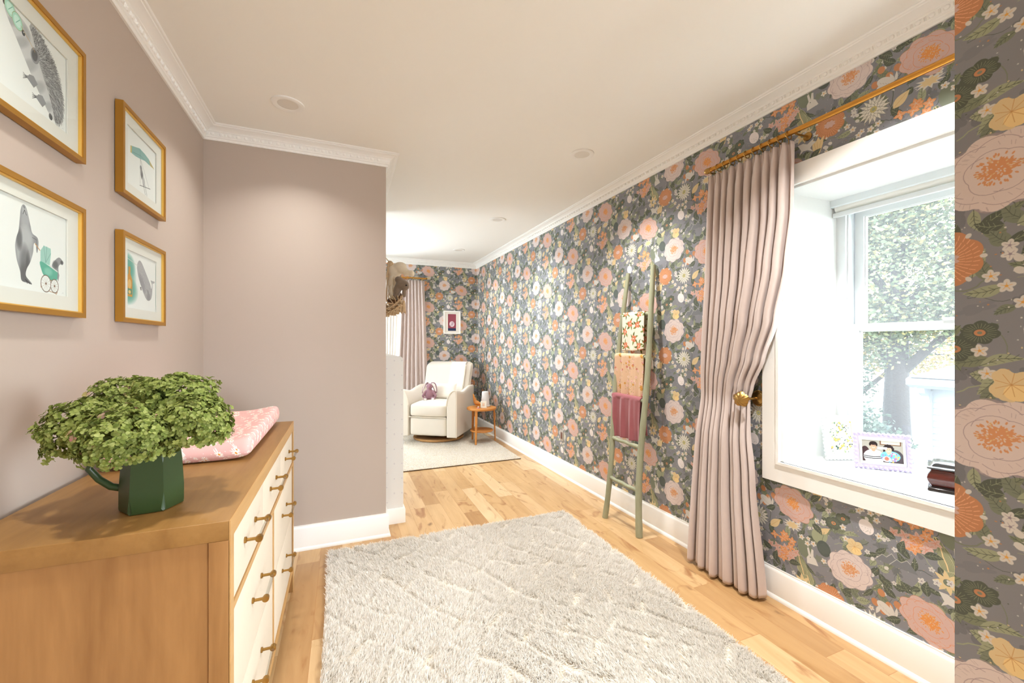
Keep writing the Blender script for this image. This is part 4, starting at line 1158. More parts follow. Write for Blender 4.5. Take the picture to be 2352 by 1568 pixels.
for i in range(11):
    y = 1.378 + i * (1.83 - 1.378) / 10
    ring = MB().tube([(XR(y) - RX0 + .0205 * math.cos(a), y + .003 * math.sin(a * 1), RZ_ - .008 + .0205 * math.sin(a)) for a in [2 * PI * k / 20 for k in range(20)]], .0026, 8, closed=True)
    ring.tube([(XR(y) - RX0, y, RZ_ - .03), (XR(y) - RX0, y, RZ_ - .052)], .0016, 6)
    ring.build('curtain_ring', M['brass'], cu)
M['rod'] = mat('brushed_brass_rod', (206, 150, 72), .3, 1.0, noise_s=15, var=.08)
rod = thing('curtain_rod', 'long brushed brass curtain rod above the deep window', 'curtain rod', (0, 0, 0))
MB().tube([RW(1.85, RX0, RZ_), RW(.5, RX0, RZ_)], .0125, 18).build('rod', M['rod'], rod)
MB().lathe([(0, -.022), (.014, -.02), (.0175, -.008), (.0175, .004), (.014, .012)], (XR(1.86) - RX0, 1.862, RZ_), 20, 'y').build('finial', M['brass'], rod)
for y in (1.845, 1.345):
    b = MB().tube([RW(y, 0, RZ_ - .012), RW(y, .03, RZ_ - .014), RW(y, RX0 - .012, RZ_ - .016), RW(y, RX0, RZ_ - .013)], .005, 8)
    b.lathe([(.02, 0), (.02, -.005), (.012, -.008)], (XR(y), y, RZ_ - .012), 18, 'x'); b.build('bracket', M['brass'], rod)
# holdback: a ridged wall rosette, a stem and a carved leaf knob
hb = thing('curtain_holdback', 'brass leaf knob holding the blush curtain back', 'curtain holdback', RW(1.60, 0, 1.036))
def flip(prof): return [(r, -z) for r, z in prof]
b = MB().lathe(flip([(.0, 0), (.042, 0), (.044, .004), (.041, .008), (.036, .009), (.033, .014), (.02, .018), (.009, .022)]), (0, 0, 0), 36, 'x')
for k in range(28):
    a = 2 * PI * k / 28; b.ellipsoid((-.006, .041 * math.cos(a), .041 * math.sin(a)), (.004, .003, .003), 6, 4)
b.build('rosette', M['brass'], hb)
MB().tube([(-.015, 0, 0), (-.06, .006, 0), (-.125, .012, 0)], [.008, .0065, .009], 12).build('stem', M['brass'], hb)
b = MB()
def leafk(u, v):
    a = 2 * PI * u; r = .043 * v
    lob = 1 + .07 * math.sin(5 * a) * v
    y = r * lob * math.cos(a) * 1.12; z = r * lob * math.sin(a) * .92
    return (-.147 + .022 * v * v + .0035 * math.sin(11 * a + 6 * v) * v, .012 + y, z)
def leafb(u, v):
    p = leafk(u, v); return (-.147 + .0225 + .006 * (1 - v), p[1], p[2])
b.grid(leafk, 60, 10); b.grid(lambda u, v: leafb(1 - u, v), 60, 6)
b.build('leaf_knob', M['brass'], hb, angle=60)

# far window: rod, blush curtain and white sheer
ax_f = lambda p, d, z: (p, YF - .09 - d, z)
fr = thing('curtain_rod', 'short stretch of brass curtain rod on the far papered wall', 'curtain rod', (0, 0, 0))
MB().tube([(-.5, YF - .09, 2.345), (1.2, YF - .09, 2.345)], .012, 14).build('rod', M['rod'], fr)
for x in (-.3, 1.17): MB().tube([(x, YF, 2.335), (x, YF - .09, 2.33)], .006, 8).build('bracket', M['brass'], fr)
MB().lathe([(0, -.02), (.016, -.014), (.018, 0), (.013, .01)], (1.205, YF - .09, 2.345), 16, 'x').build('finial', M['brass'], fr)
fc = curtain('curtain', 'blush pleated curtain behind the armchair on the far wall', None, None, [(2.32, .83), (0, .74)], [(2.32, 1.17), (1.2, 1.21), (0, 1.26)], 2.31, .02, 7, [(2.35, .016), (1.5, .022), (0, .028)], ax_f, seed=8, nu=220, nv=60)
for i in range(8):
    x = .85 + i * .045
    MB().tube([(x, YF - .09 + .02 * math.cos(a), 2.337 + .02 * math.sin(a)) for a in [2 * PI * k / 14 for k in range(14)]], .003, 6, closed=True).build('curtain_ring', M['brass'], fc)
M['sheer'] = mat('white_lining', (236, 233, 228), .9, sheen=.2, noise_s=30, var=.02, bump=.1, bump_s=500)
curtain('sheer_curtain', 'white sheer curtain beside the blush one at the far window', None, None, [(2.32, .56), (0, .58)], [(2.32, .80), (0, .70)], 2.31, .02, 5, [(2.35, .012), (0, .02)], lambda p, d, z: (p, YF - .06 - d * .5, z), seed=3, nu=120, nv=40, mat_=M['sheer'])

# ------------------------------------------------------------------ ladder with three muslins
M['sage'] = mat_wood('sage_painted_branch', (168, 170, 142), (146, 148, 122), (8, 8, 1.4), .6, 8, bump=.25)
lad = thing('ladder', 'sage green branch ladder leaning on the papered wall', 'ladder', (0, 0, 0))
A0, A1 = Vector((1.872, 2.705, 0)), Vector((XR(2.66) - .03, 2.658, 1.885))      # far rail
B0, B1 = Vector((1.900, 2.318, 0)), Vector((XR(2.40) - .03, 2.40, 1.90))        # near rail
def rail_pt(P0, P1, t, wob):
    p = P0.lerp(P1, t); p.y += wob * math.sin(PI * 1.6 * t + .6) * .022 + wob * .008 * math.sin(9 * t); p.x -= .012 * math.sin(PI * t) * 1.2
    return p
for P0, P1, w, r0 in ((A0, A1, -1, .020), (B0, B1, 1, .0225)):
    path = [rail_pt(P0, P1, i / 30, w) for i in range(31)]
    MB().tube([tuple(p) for p in path], [r0 * (1.05 - .25 * i / 30 + .05 * math.sin(i * 1.7)) for i in range(31)], 14).build('rail', M['sage'], lad)
RZS = (.305, .605, .93, 1.235, 1.545)
rungs = []
for z in RZS:
    t = z / 1.89
    a, b_ = rail_pt(A0, A1, t, -1), rail_pt(B0, B1, t, 1)
    a = a + Vector((0, 0, .012)); b_ = b_ - Vector((0, 0, .004))
    d = (b_ - a); a -= d * .05
    rungs.append((a, b_))
    MB().tube([tuple(a.lerp(b_, i / 8) + Vector((0, 0, .003 * math.sin(i * 2.1)))) for i in range(9)], [.0155, .015, .0135, .014, .013, .0135, .0145, .014, .0145], 12).build('rung', M['sage'], lad)
def cloth_print(kind):
    q = random.Random(3); S = .24
    c = Canvas(S, S, 1100, {'peach': (238, 230, 214), 'rose': (222, 186, 154)}[kind])
    def rep(fn):
        for ou in (-S, 0, S):
            for ov in (-S, 0, S): fn(ou, ov)
    if kind == 'peach':
        for cx, cy in ((.05, .04), (.15, .09), (.04, .14), (.19, .19), (.1, .2), (.21, .03)):
            for i in range(5):
                a = i * 1.05 + cx * 30
                rep(lambda ou, ov: c.poly(leafp(cx + ou + .01 * math.cos(a), cy + ov + .01 * math.sin(a), .044, .016, a, .12), (98, 112, 58) if i % 2 else (128, 138, 74)))
            for i in range(4):
                a = i * 1.7 + cy * 20; x, y = cx + .017 * math.cos(a), cy + .016 * math.sin(a)
                rep(lambda ou, ov: c.ell(x + ou, y + ov, .0125, .0115, (212, 120, 84)))
                rep(lambda ou, ov: c.ell(x + ou + .002, y + ov + .002, .006, .006, (228, 156, 120)))
                rep(lambda ou, ov: c.line([(x + ou - .006, y + ov - .004), (x + ou, y + ov + .006)], .0015, (178, 66, 52)))
    else:
        for i in range(34):
            x, y = q.random() * S, q.random() * S; r = q.uniform(.006, .012); k = q.random()
            col_ = (232, 196, 190) if k < .4 else (206, 150, 60) if k < .6 else (236, 214, 196) if k < .8 else (196, 120, 110)
            rep(lambda ou, ov: c.ell(x + ou, y + ov, r, r * .9, col_, lobes=5, amp=.15)); rep(lambda ou, ov: c.ell(x + ou, y + ov, r * .35, r * .3, (206, 130, 96)))
            rep(lambda ou, ov: c.line([(x + ou, y + ov - r), (x + ou + .006, y + ov - r - .018)], .0013, (150, 140, 96)))
        for i in range(30):
            x, y = q.random() * S, q.random() * S
            rep(lambda ou, ov: c.poly(leafp(x + ou, y + ov, .011, .004, i), (160, 148, 104)))
    return c.image(kind + '_print')
M['peach'] = mat_img('peach_branch_muslin', cloth_print('peach'), .9, weave=.3)
M['rose'] = mat_img('tan_rose_muslin', cloth_print('rose'), .9, weave=.3)
M['mulb'] = mat('mulberry_muslin', (154, 86, 92), .92, sheen=.3, noise_s=30, var=.08, bump=.5, bump_s=260, dist=.001)
def towel(name, label, cat, ri, front, back, w0, w1, m, seed, wr, flare=.0, thick=.004, tail=.02):
    """hangs over a rung: front drop towards the room, back drop towards the wall"""
    g = random.Random(seed); a, b_ = rungs[ri]
    ph = [g.uniform(0, 6.3) for _ in range(6)]
    t_ = thing(name, label, cat, (0, 0, 0), group='muslins on the ladder')
    L_ = front + back; r = .0225
    def fn(u, v):
        s = v * L_ - front                               # <0 in front, >0 behind
        k = w0 + (w1 - w0) * u
        dn = abs(s) / max(front, .001)
        sp = 1 + flare * dn
        k = .5 + (k - .5) * sp
        p = a.lerp(b_, k)
        wv = wr * (.35 + dn) * (math.sin(9 * u * 2 + ph[0] + dn * 1.2) * .5 + math.sin(23 * u + ph[1] - dn) * .35 + math.sin(41 * u + ph[2]) * .2)
        arc = PI * r / 2
        if abs(s) < arc:
            th = s / r; x = p.x + r * math.sin(th) * 1; z = p.z + r * math.cos(th) * .9
            return (x + wv * .2 * (1 if s > 0 else -1) * abs(math.sin(th)), p.y, z)
        e = abs(s) - arc; sg = 1 if s > 0 else -1
        lean = .11 * e if sg > 0 else .0                 # back fall follows the leaning ladder towards the wall
        x = p.x + sg * r + (lean if sg > 0 else .01 * e) + wv * (1.0 if sg < 0 else .7)
        z = p.z - e + (tail * (u - .5) * (1 if sg < 0 else -1)) * min(1, e * 5) + .004 * math.sin(7 * u + ph[3]) * min(1, e * 9)
        return (x, p.y + .006 * math.sin(8 * e + ph[4]), z)
    b = MB().grid(fn, 90, 90, uvfn=lambda u, v: (u * (w1 - w0) * .36 / .24, v * L_ / .24))
    b.build('cloth', m, t_, angle=180, mods=[('SOLIDIFY', dict(thickness=thick, offset=0))])
    return t_
towel('muslin_cloth', 'cream muslin printed with peach branches, on the highest ladder rung in use', 'cloth', 4, .30, .43, .12, .86, M['peach'], 2, .004, 0, .006)
towel('muslin_cloth', 'tan floral muslin hanging on the ladder between the other two', 'cloth', 3, .33, .30, .03, .9, M['rose'], 5, .010, .0, .005)
towel('muslin_cloth', 'mulberry crinkled muslin hanging lowest on the ladder', 'cloth', 2, .335, .28, .04, .92, M['mulb'], 9, .013, .0, .006)

# ------------------------------------------------------------------ shag rugs
M['pile'] = mat_island('ivory_shag_pile', [(236, 231, 222), (246, 243, 237), (242, 238, 231), (252, 250, 247), (236, 229, 217)], .95, trans=.4)
M['rugbase'] = mat('rug_backing', (214, 202, 180), .95, noise_s=40, var=.05, bump=.3, bump_s=200)
def rug(label, x0, x1, y0, y1, n, ln, seed, wv, backing, base_h=.014, carve=.85):
    g = np.random.default_rng(seed)
    t = thing('shag_rug', label, 'rug', ((x0 + x1) / 2, (y0 + y1) / 2, 0))
    ox, oy = (x0 + x1) / 2, (y0 + y1) / 2
    b = MB().box(x0 - ox, x1 - ox, y0 - oy, y1 - oy, .001, .006, bev=.002)
    b.build('backing', backing, t)
    MB().box(x0 + .004 - ox, x1 - .004 - ox, y0 + .004 - oy, y1 - .004 - oy, .006, base_h, bev=.003).build('base', M['rugbase'], t)
    x = g.uniform(x0, x1, n); y = g.uniform(y0, y1, n)
    # carved diamond lattice: a wavering trellis where the pile is combed apart
    sx, sy = .21, .30
    wob = .018 * np.sin(y * 9 + x * 4) + .014 * np.sin(x * 17)
    d1 = np.abs(((x + wob) / sx + (y + wob) / sy) % 1 - .5); d2 = np.abs(((x - wob) / sx - (y + wob) / sy) % 1 - .5)
    gap = np.minimum(.5 - d1, .5 - d2)
    valley = np.exp(-(gap / .085) ** 2)
    ridge = np.exp(-((gap - .16) / .07) ** 2)
    dash = np.clip(.5 + np.sin(x * 31 + y * 13) * .6 + np.sin(y * 41 - x * 17) * .55, 0, 1)
    h = ln * (1 - carve * valley * dash + .16 * ridge) * g.uniform(.72, 1.1, n)
    a = g.uniform(0, 2 * PI, n); lean = g.uniform(.25, .95, n) * ln
    # tufts flop in locally agreed directions
    fa = 2.2 * np.sin(x * 3.1 + 1) + 1.7 * np.sin(y * 2.7 + x)
    dx = np.cos(a) * lean * .7 + np.cos(fa) * lean * .45; dy = np.sin(a) * lean * .7 + np.sin(fa) * lean * .45
    # spill over the edges a little
    w = wv * g.uniform(.7, 1.3, n); pa = a + PI / 2 + g.uniform(-.5, .5, n)
    px, py = np.cos(pa) * w / 2, np.sin(pa) * w / 2
    x -= ox; y -= oy; z0 = base_h - .002
    P = np.empty((n, 5, 3))
    P[:, 0] = np.stack([x - px, y - py, np.full(n, z0)], 1); P[:, 1] = np.stack([x + px, y + py, np.full(n, z0)], 1)
    P[:, 2] = np.stack([x + dx * .4 + px * .9, y + dy * .4 + py * .9, z0 + h * .62], 1); P[:, 3] = np.stack([x + dx * .4 - px * .9, y + dy * .4 - py * .9, z0 + h * .62], 1)
    P[:, 4] = np.stack([x + dx, y + dy, z0 + h], 1)
    idx = np.arange(n)[:, None] * 5
    F = np.concatenate([idx + np.array([0, 1, 2, 3]), idx + np.array([3, 2, 4, 4])], 0)
    V = P.reshape(-1, 3)
    # quads + tris
    me = bpy.data.meshes.new('pile')
    quads = idx + np.array([0, 1, 2, 3]); tris = idx + np.array([3, 2, 4])
    me.vertices.add(len(V)); me.vertices.foreach_set('co', V.astype(np.float32).ravel())
    li = np.concatenate([quads.ravel(), tris.ravel()]).astype(np.int32)
    me.loops.add(len(li)); me.loops.foreach_set('vertex_index', li)
    me.polygons.add(2 * n)
    st_ = np.concatenate([np.arange(n) * 4, 4 * n + np.arange(n) * 3]).astype(np.int32)
    me.polygons.foreach_set('loop_start', st_)
    me.polygons.foreach_set('loop_total', np.concatenate([np.full(n, 4), np.full(n, 3)]).astype(np.int32))
    me.update(calc_edges=True); me.materials.append(M['pile'])
    o = bpy.data.objects.new('pile', me); COL.objects.link(o); o.parent = t; o['kind'] = 'stuff'
    return t
rug('big ivory shag rug with a diamond trellis in the middle of the floor', -.078, 1.607, .62, 2.87, 330000, .026, 1, .0042, mat('rug_backing_tan', (206, 186, 150), .95, noise_s=40, var=.05))
rug('smaller ivory rug with a dark underside beneath the armchair', .15, 1.925, 4.44, 6.3, 130000, .010, 2, .0045, mat('rug_underlay_brown', (66, 48, 36), .95, noise_s=40, var=.1), base_h=.011, carve=.35)
# ------------------------------------------------------------------ the glider armchair
M['boucle'] = mat('ivory_upholstery', (224, 216, 203), .9, sheen=.15, bump=.35, bump_s=420, dist=.001, noise_s=12, var=.015)
M['pipe'] = mat('ivory_piping', (232, 222, 206), .85, noise_s=30, var=.02)
M['ash'] = mat_wood('light_ash_ring', (214, 168, 112), (188, 140, 88), (6, 6, 6), .45, 6)
CHA = R(-34)
ch = thing('armchair', 'ivory swivel armchair on a round wooden base in the far corner', 'armchair', (1.27, 5.87, .022), CHA)
MB().lathe([(.27, 0), (.348, 0), (.352, .006), (.352, .022), (.345, .028), (.28, .028), (.27, .022)], seg=64).build('swivel_ring', M['ash'], ch)
MB().lathe([(0, .004), (.269, .004), (.269, .016), (.09, .02), (.07, .03), (.07, .085), (.12, .09), (0, .09)], seg=40).build('swivel_plate', M['black'], ch)
def rbox(name, x0, x1, y0, y1, z0, z1, bev, m, par, crown_=0.0, seg=5):
    bm = bmesh.new(); bmesh.ops.create_cube(bm, size=1)
    for v in bm.verts: v.co = Vector(((x0 + x1) / 2 + v.co.x * (x1 - x0), (y0 + y1) / 2 + v.co.y * (y1 - y0), (z0 + z1) / 2 + v.co.z * (z1 - z0)))
    bmesh.ops.subdivide_edges(bm, edges=list(bm.edges), cuts=6, use_grid_fill=True)
    cx, cy, cz = (x0 + x1) / 2, (y0 + y1) / 2, (z0 + z1) / 2; hx, hy, hz = (x1 - x0) / 2, (y1 - y0) / 2, (z1 - z0) / 2
    for v in bm.verts:
        d = Vector((v.co.x - cx, v.co.y - cy, v.co.z - cz)); q_ = [0, 0, 0]
        for i, h in enumerate((hx, hy, hz)):
            lim = h - bev; q_[i] = max(-lim, min(lim, d[i]))
        qv = Vector(q_); off = d - qv
        if off.length > 1e-6: d = qv + off.normalized() * bev
        nx, ny, nz = d.x / hx, d.y / hy, d.z / hz
        if crown_:
            if nz > .5: d.z += crown_ * max(0, (1 - nx * nx)) * max(0, (1 - ny * ny)) ** .5
            if ny < -.5: d.y -= crown_ * .7 * max(0, (1 - nx * nx)) * max(0, (1 - nz * nz))
        v.co = Vector((cx, cy, cz)) + d
    bm.verts.index_update()
    b = MB(); b.add([tuple(v.co) for v in bm.verts], [[v.index for v in f.verts] for f in bm.faces]); bm.free()
    return b.build(name, m, par, angle=180, mods=[('SUBSURF', dict(levels=1, render_levels=2))])
rbox('front_panel', -.272, .272, -.392, .30, .085, .345, .02, M['boucle'], ch)
rbox('seat_cushion', -.268, .268, -.405, .22, .335, .52, .045, M['boucle'], ch, .03)
MB().tube([(-.262, -.40, .342), (.262, -.40, .342)], .006, 8).build('seat_piping', M['pipe'], ch)
def arm(s):
    sec = [(.268, .085), (.268, .50), (.274, .56), (.29, .615), (.315, .66), (.345, .69), (.375, .705), (.395, .705), (.405, .69), (.408, .66), (.405, .085)]
    n = len(sec); rows = 18; vs = []
    for j in range(rows + 1):
        y = -.405 + .79 * j / rows
        e = min(1, (j) / 1.2, (rows - j) / 1.2); k = .94 + .06 * e
        dip = 1 - .075 * math.sin(PI * min(1, max(0, (y + .38) / .55))) ** 2 * 1 + .02 * (y > .2)
        for x, z in sec:
            zz = .085 + (z - .085) * (1 if z < .5 else 1) ; zz = z if z < .5 else .5 + (z - .5) * (1 - (1 - dip) * 2.6)
            vs.append((s * (.338 + (x - .338) * k), y + (.0), zz if zz < .2 else .1 + (zz - .1) * (1 if e == 1 else .995)))
    fs = [(j * n + i, j * n + (i + 1) % n, (j + 1) * n + (i + 1) % n, (j + 1) * n + i) for j in range(rows) for i in range(n)]
    fs += [tuple(range(n))[::-1], tuple(rows * n + i for i in range(n))]
    b = MB().add(vs, fs)
    o = b.build('arm', M['boucle'], ch, angle=50, mods=[('BEVEL', dict(width=.008, segments=3, limit_method='ANGLE', angle_limit=R(50)))])
    rim = [(s * (x + (.003 if x > .4 else 0)), -.409, z) for x, z in sec[1:]] + [(s * .407, -.409, .09)]
    MB().tube(rim, .0055, 7).build('arm_piping', M['pipe'], o)
arm(1); arm(-1)
def back_fn(x, t, d):
    """t up the back, d thickness 0 front .. 1 rear"""
    return (x, .16 + .20 * t + d * .15, .42 + .60 * t + .02 * d)
def bk(u, v):
    # closed rounded slab: u around the section (front/back), v from bottom to top
    a = 2 * PI * u; cx = math.copysign(abs(math.cos(a)) ** .28, math.cos(a)); sy = math.copysign(abs(math.sin(a)) ** .42, math.sin(a))
    e = 1 if v < .86 else math.sqrt(max(0, 1 - ((v - .86) / .14) ** 2.4))
    w = .365 * (1 - .03 * math.sin(PI * v)) * (1 if v < .86 else .86 + .14 * e)
    t = v
    bulge = -.018 * max(0, 1 - cx * cx * 1.1) * (sy < 0) * (.6 + .4 * math.sin(PI * v))
    seam = .010 * math.exp(-(cx * w / .012) ** 2) * (sy < 0) * (v < .93)
    x, y, z = cx * w, .16 + .235 * t + .08 + sy * .085 * (.35 + .65 * e) + bulge + seam, .40 + .635 * t + .015 * sy
    return (x, y, z)
b = MB().grid(bk, 96, 40); b.f.append(tuple(40 * 97 + i for i in range(96))); b.build('backrest', M['boucle'], ch, angle=60)
pts = []
for i in range(41):
    v = i / 40
    pts.append(bk(.0, v))
MB().tube([(p[0] + .002, p[1] - .01, p[2]) for p in pts], .0055, 7).build('back_piping', M['pipe'], ch)
# pillow
def pil(w, h, th):
    def fn(u, v):
        x, z = (u - .5) * 2, (v - .5) * 2
        e = (1 - abs(x) ** 2.6) * (1 - abs(z) ** 2.6); return x, z, max(0, e) ** .5
    b = MB()
    for sg in (-1, 1):
        b.grid(lambda u, v: ((fn(u if sg > 0 else 1 - u, v)[0]) * w * (1 - .06 * (1 - abs(2 * v - 1) ** 2)), sg * fn(u if sg > 0 else 1 - u, v)[2] * th, fn(u, v)[1] * h * (1 - .08 * (1 - (2 * u - 1) ** 2))), 24, 18)
    return b
cushion = thing('cushion', 'small ivory lumbar cushion propped in the armchair behind the bunny', 'cushion', (1.325, 5.845, .675), CHA + R(6))
o = pil(.20, .115, .055).build('cover', mat('ivory_knit', (236, 230, 220), .95, sheen=.3, noise_s=60, var=.03, bump=.5, bump_s=240), cushion, angle=180); o.rotation_euler = (R(-18), 0, 0)
# throw with a scalloped edge over the right of the backrest
th_ = thing('throw_blanket', 'ivory throw with scalloped trim folded over the right side of the armchair back', 'blanket', (1.27, 5.87, .018), CHA)
def tfn(u, v):
    x = .06 + .20 * u + .03 * v
    s_ = v * 1.0
    if s_ < .62:
        t = 1 - s_ / .62 * .82 ; p = bk(.75, .95 * t); y = .16 + .235 * t + .08 - .085 - .026 - .004 * math.sin(14 * u); z = .40 + .635 * t + .0
        return (x, y, z)
    q_ = (s_ - .62) / .38; return (x, .16 + .235 * .18 + .08 - .115 - .0 * q_, .40 + .635 * .18 - .04 * q_)
def tfn2(u, v):
    x = .05 + .22 * u + .015 * (1 - v)
    if v > .25:
        t = 1.0 - (v - .25) / .75 * .72; y = .16 + .235 * t + .08 - .085 * (1 if t < .86 else (.35 + .65 * math.sqrt(max(0, 1 - ((t - .86) / .14) ** 2.4)))) - .024 - .003 * math.sin(14 * u + 6 * v); z = .405 + .635 * t
        return (x, y, z + (.012 if t > .97 else 0))
    k = 1 - v / .25                                     # over the top and down the rear
    return (x, .475 - .06 * (1 - k) + .035 + .02 * k, 1.052 - .01 * (1 - k) - .22 * max(0, k - .35))
b = MB().grid(lambda u, v: tfn2(1 - u, v), 24, 50)
b.build('blanket', mat('ivory_cotton_throw', (242, 238, 230), .95, noise_s=40, var=.02, bump=.3, bump_s=300), th_, angle=180, mods=[('SOLIDIFY', dict(thickness=.008, offset=0))])
b = MB()
for i in range(26):
    p = tfn2(1, .28 + .70 * i / 25); b.ellipsoid((p[0] + .006, p[1] - .002, p[2]), (.010, .005, .0105), 8, 6)
b.build('scalloped_trim', M['pipe'], th_)

# plush bunny
M['plum'] = mat('dusty_plum_plush', (156, 116, 128), .95, sheen=.3, noise_s=40, var=.08, bump=.8, bump_s=260, dist=.002)
c = Canvas(.06, .06, 1500, (238, 232, 226)); q = random.Random(9)
for i in range(26):
    c.ell(q.random() * .06, q.random() * .06, .0022, .002, q.choice([(170, 90, 100), (84, 96, 80), (150, 110, 130)]), n=7)
M['liberty'] = mat_img('sprigged_ear_lining', c.image('sprig_print'), .9)
bx = Vector((1.27, 5.87, 0)) + Matrix.Rotation(CHA, 3, 'Z') @ Vector((-.085, -.13, 0))
bun = thing('plush_bunny', 'dusty pink plush bunny with long floral lined ears sitting in the armchair', 'soft toy', (bx.x, bx.y, .548), R(-14))
blob('body', [((0, 0, .085), (.062, .052, .082)), ((0, -.004, .135), (.045, .04, .04)), ((-.052, -.03, .028), (.03, .06, .028)), ((.052, -.03, .028), (.03, .06, .028)),
              ((-.066, -.018, .105), (.02, .022, .05), rxyz(0, 28, 0)), ((.066, -.018, .105), (.02, .022, .05), rxyz(0, -28, 0)), ((-.085, -.026, .07), (.018, .02, .024)), ((.085, -.026, .07), (.018, .02, .024)),
              ((0, -.006, .20), (.046, .044, .043)), ((0, -.038, .192), (.027, .024, .022))], M['plum'], bun, .0055)
for s in (-1, 1):
    def ear(u, v, s=s):
        t = v; w = .008 + .024 * math.sin(PI * min(1, t * 1.05)) ** .7
        x = s * (.02 + .075 * t ** .75) + s * (u - .5) * w * 1.4; z = .238 + .02 * math.sin(PI * t * .9) - .135 * t ** 1.6; y = -.005 - .02 * t
        return (x, y + .008 * math.cos((u - .5) * 3), z + (u - .5) * w * (.9 if s > 0 else -.9) * (1 if s > 0 else 1))
    b = MB().grid(ear, 10, 22); e = b.build('ear', M['plum'], bun, angle=180, mods=[('SOLIDIFY', dict(thickness=.009, offset=1))])
    b = MB().grid(lambda u, v: tuple(Vector(ear(.16 + .68 * u, .08 + .84 * v)) + Vector((0, -.0105, 0))), 10, 20, uvfn=lambda u, v: (u, v * 3))
    b.build('ear_lining', M['liberty'], e, angle=180, mods=[('SOLIDIFY', dict(thickness=.002))])
    b = MB().ellipsoid((s * .052, -.089, .028), (.021, .006, .02), 14, 8); b.build('foot_pad', M['liberty'], bun, angle=180, uvfn=lambda co, n: (co.x / .06, co.z / .06))
    MB().ellipsoid((s * .02, -.046, .209), (.0035, .003, .0035), 8, 6).build('eye', M['black'], bun)
MB().ellipsoid((0, -.062, .197), (.006, .003, .004), 8, 6).build('nose', mat('rose_nose_thread', (150, 84, 108), .7, noise_s=30, var=.1), bun)

# ------------------------------------------------------------------ side table and what stands on it
M['cherry'] = mat_wood('orange_beech', (214, 148, 74), (192, 122, 54), (3, 12, 12), .4, 6)
TX, TY, TT = 1.742, 5.352, .486
sd = thing('side_table', 'round three legged orange wood side table beside the armchair', 'side table', (TX, TY, .02))
MB().lathe([(0, .436), (.186, .436), (.196, .440), (.2, .450), (.2, .458), (.196, .466), (0, .466)], seg=56).build('table_top', M['cherry'], sd)
MB().lathe([(0, .148), (.148, .148), (.155, .154), (.155, .162), (.15, .168), (0, .168)], seg=48).build('shelf', M['cherry'], sd)
for a in (228.6, 357.3, 113.8):
    ca, sa = math.cos(R(a)), math.sin(R(a))
    b = MB(); prof = [(-.017, -.009), (.017, -.009), (.017, .009), (-.017, .009)]
    for r0, r1, z0, z1, k0, k1 in ((.190, .174, 0, .436, .72, 1.0),):
        vs = [(ca * (r + py * k) - sa * px * k, sa * (r + py * k) + ca * px * k, z) for r, z, k in ((r0, z0, k0), (r1, z1, k1)) for px, py in prof]
        b.add(vs, [(0, 1, 5, 4), (1, 2, 6, 5), (2, 3, 7, 6), (3, 0, 4, 7), (3, 2, 1, 0), (4, 5, 6, 7)])
    b.build('leg', M['cherry'], sd, smooth=False, mods=[('BEVEL', dict(width=.002, segments=2))])
bd = thing('wooden_bird', 'carved orange wooden bird with an upright tail on the side table', 'ornament', (TX - .055, TY + .03, TT), R(-24))
pth = [(.078, 0, .030), (.055, 0, .036), (.03, 0, .045), (0, 0, .05), (-.022, 0, .07), (-.036, 0, .105), (-.046, 0, .15), (-.055, 0, .182)]
MB().tube(pth, [.003, .02, .034, .043, .037, .024, .014, .009], 18, sq=.8).build('body', M['cherry'], bd, angle=180, mods=[('SUBSURF', dict(levels=1, render_levels=2))])
MB().tube([(.076, 0, .031), (.10, 0, .022)], [.006, .0015], 8).build('beak', M['black'], bd)
MB().lathe([(0, 0), (.02, 0), (.016, .006), (0, .012)], (.0, 0, 0)).build('foot', M['cherry'], bd)
lp = thing('table_lamp', 'small white tapered lamp on the side table', 'lamp', (TX + .07, TY + .055, TT))
MB().lathe([(0, 0), (.066, 0), (.068, .006), (.064, .018), (.060, .02), (0, .02)], seg=40).build('base', mat('pale_grey_base', (222, 220, 216), .5, noise_s=10, var=.02), lp)
MB().lathe([(.06, .02), (.058, .03), (.045, .195), (.040, .203), (0, .206)], seg=40).build('lamp_shade', mat('white_knit_shade', (222, 220, 220), .85, noise_s=60, var=.03, bump=.4, bump_s=400), lp)
MB().tube([(.0, .06, .008), (.02, .11, -.02), (.03, .17, -.2), (.04, .18, -.42), (.1, .2, -.462), (.2, .05, -.464), (.285, .0, -.462), (.27, .04, -.3)], .0028, 8).build('cord', M['vinyl'], lp)
def scallop_frame(t, w, h, th, m, bead, n_w, n_h, border):
    b = MB(); f = lambda a, c, d: (a, d, c)
    b.ring(rect(-w / 2 + bead * .6, w / 2 - bead * .6, bead * .6, h - bead * .6), rect(-w / 2 + border, w / 2 - border, border, h - border), f, -th / 2, th / 2)
    for i in range(n_w):
        x = -w / 2 + bead + (w - 2 * bead) * i / (n_w - 1)
        for z in (bead, h - bead): b.ellipsoid((x, 0, z), (bead * .98, th * .75, bead * .98), 14, 8)
    for i in range(1, n_h - 1):
        z = bead + (h - 2 * bead) * i / (n_h - 1)
        for x in (-w / 2 + bead, w / 2 - bead): b.ellipsoid((x, 0, z), (bead * .98, th * .75, bead * .98), 14, 8)
    return b.build('frame', m, t, angle=40)
def strut(t, h, m, d):
    MB().add([(-.018, .006, h * .62), (.018, .006, h * .62), (.018, d, .002), (-.018, d, .002), (-.018, .009, h * .62), (.018, .009, h * .62), (.018, d + .003, .002), (-.018, d + .003, .002)],
             [(0, 1, 2, 3), (7, 6, 5, 4), (0, 4, 5, 1), (1, 5, 6, 2), (2, 6, 7, 3), (3, 7, 4, 0)]).build('easel_leg', m, t, smooth=False)
M['resin'] = mat('ivory_scalloped_resin', (236, 234, 222), .4, noise_s=20, var=.02)
mf = thing('photo_frame', 'tiny white scalloped photo frame on the side table', 'photo frame', (TX - .005, TY - .10, TT), R(-26))
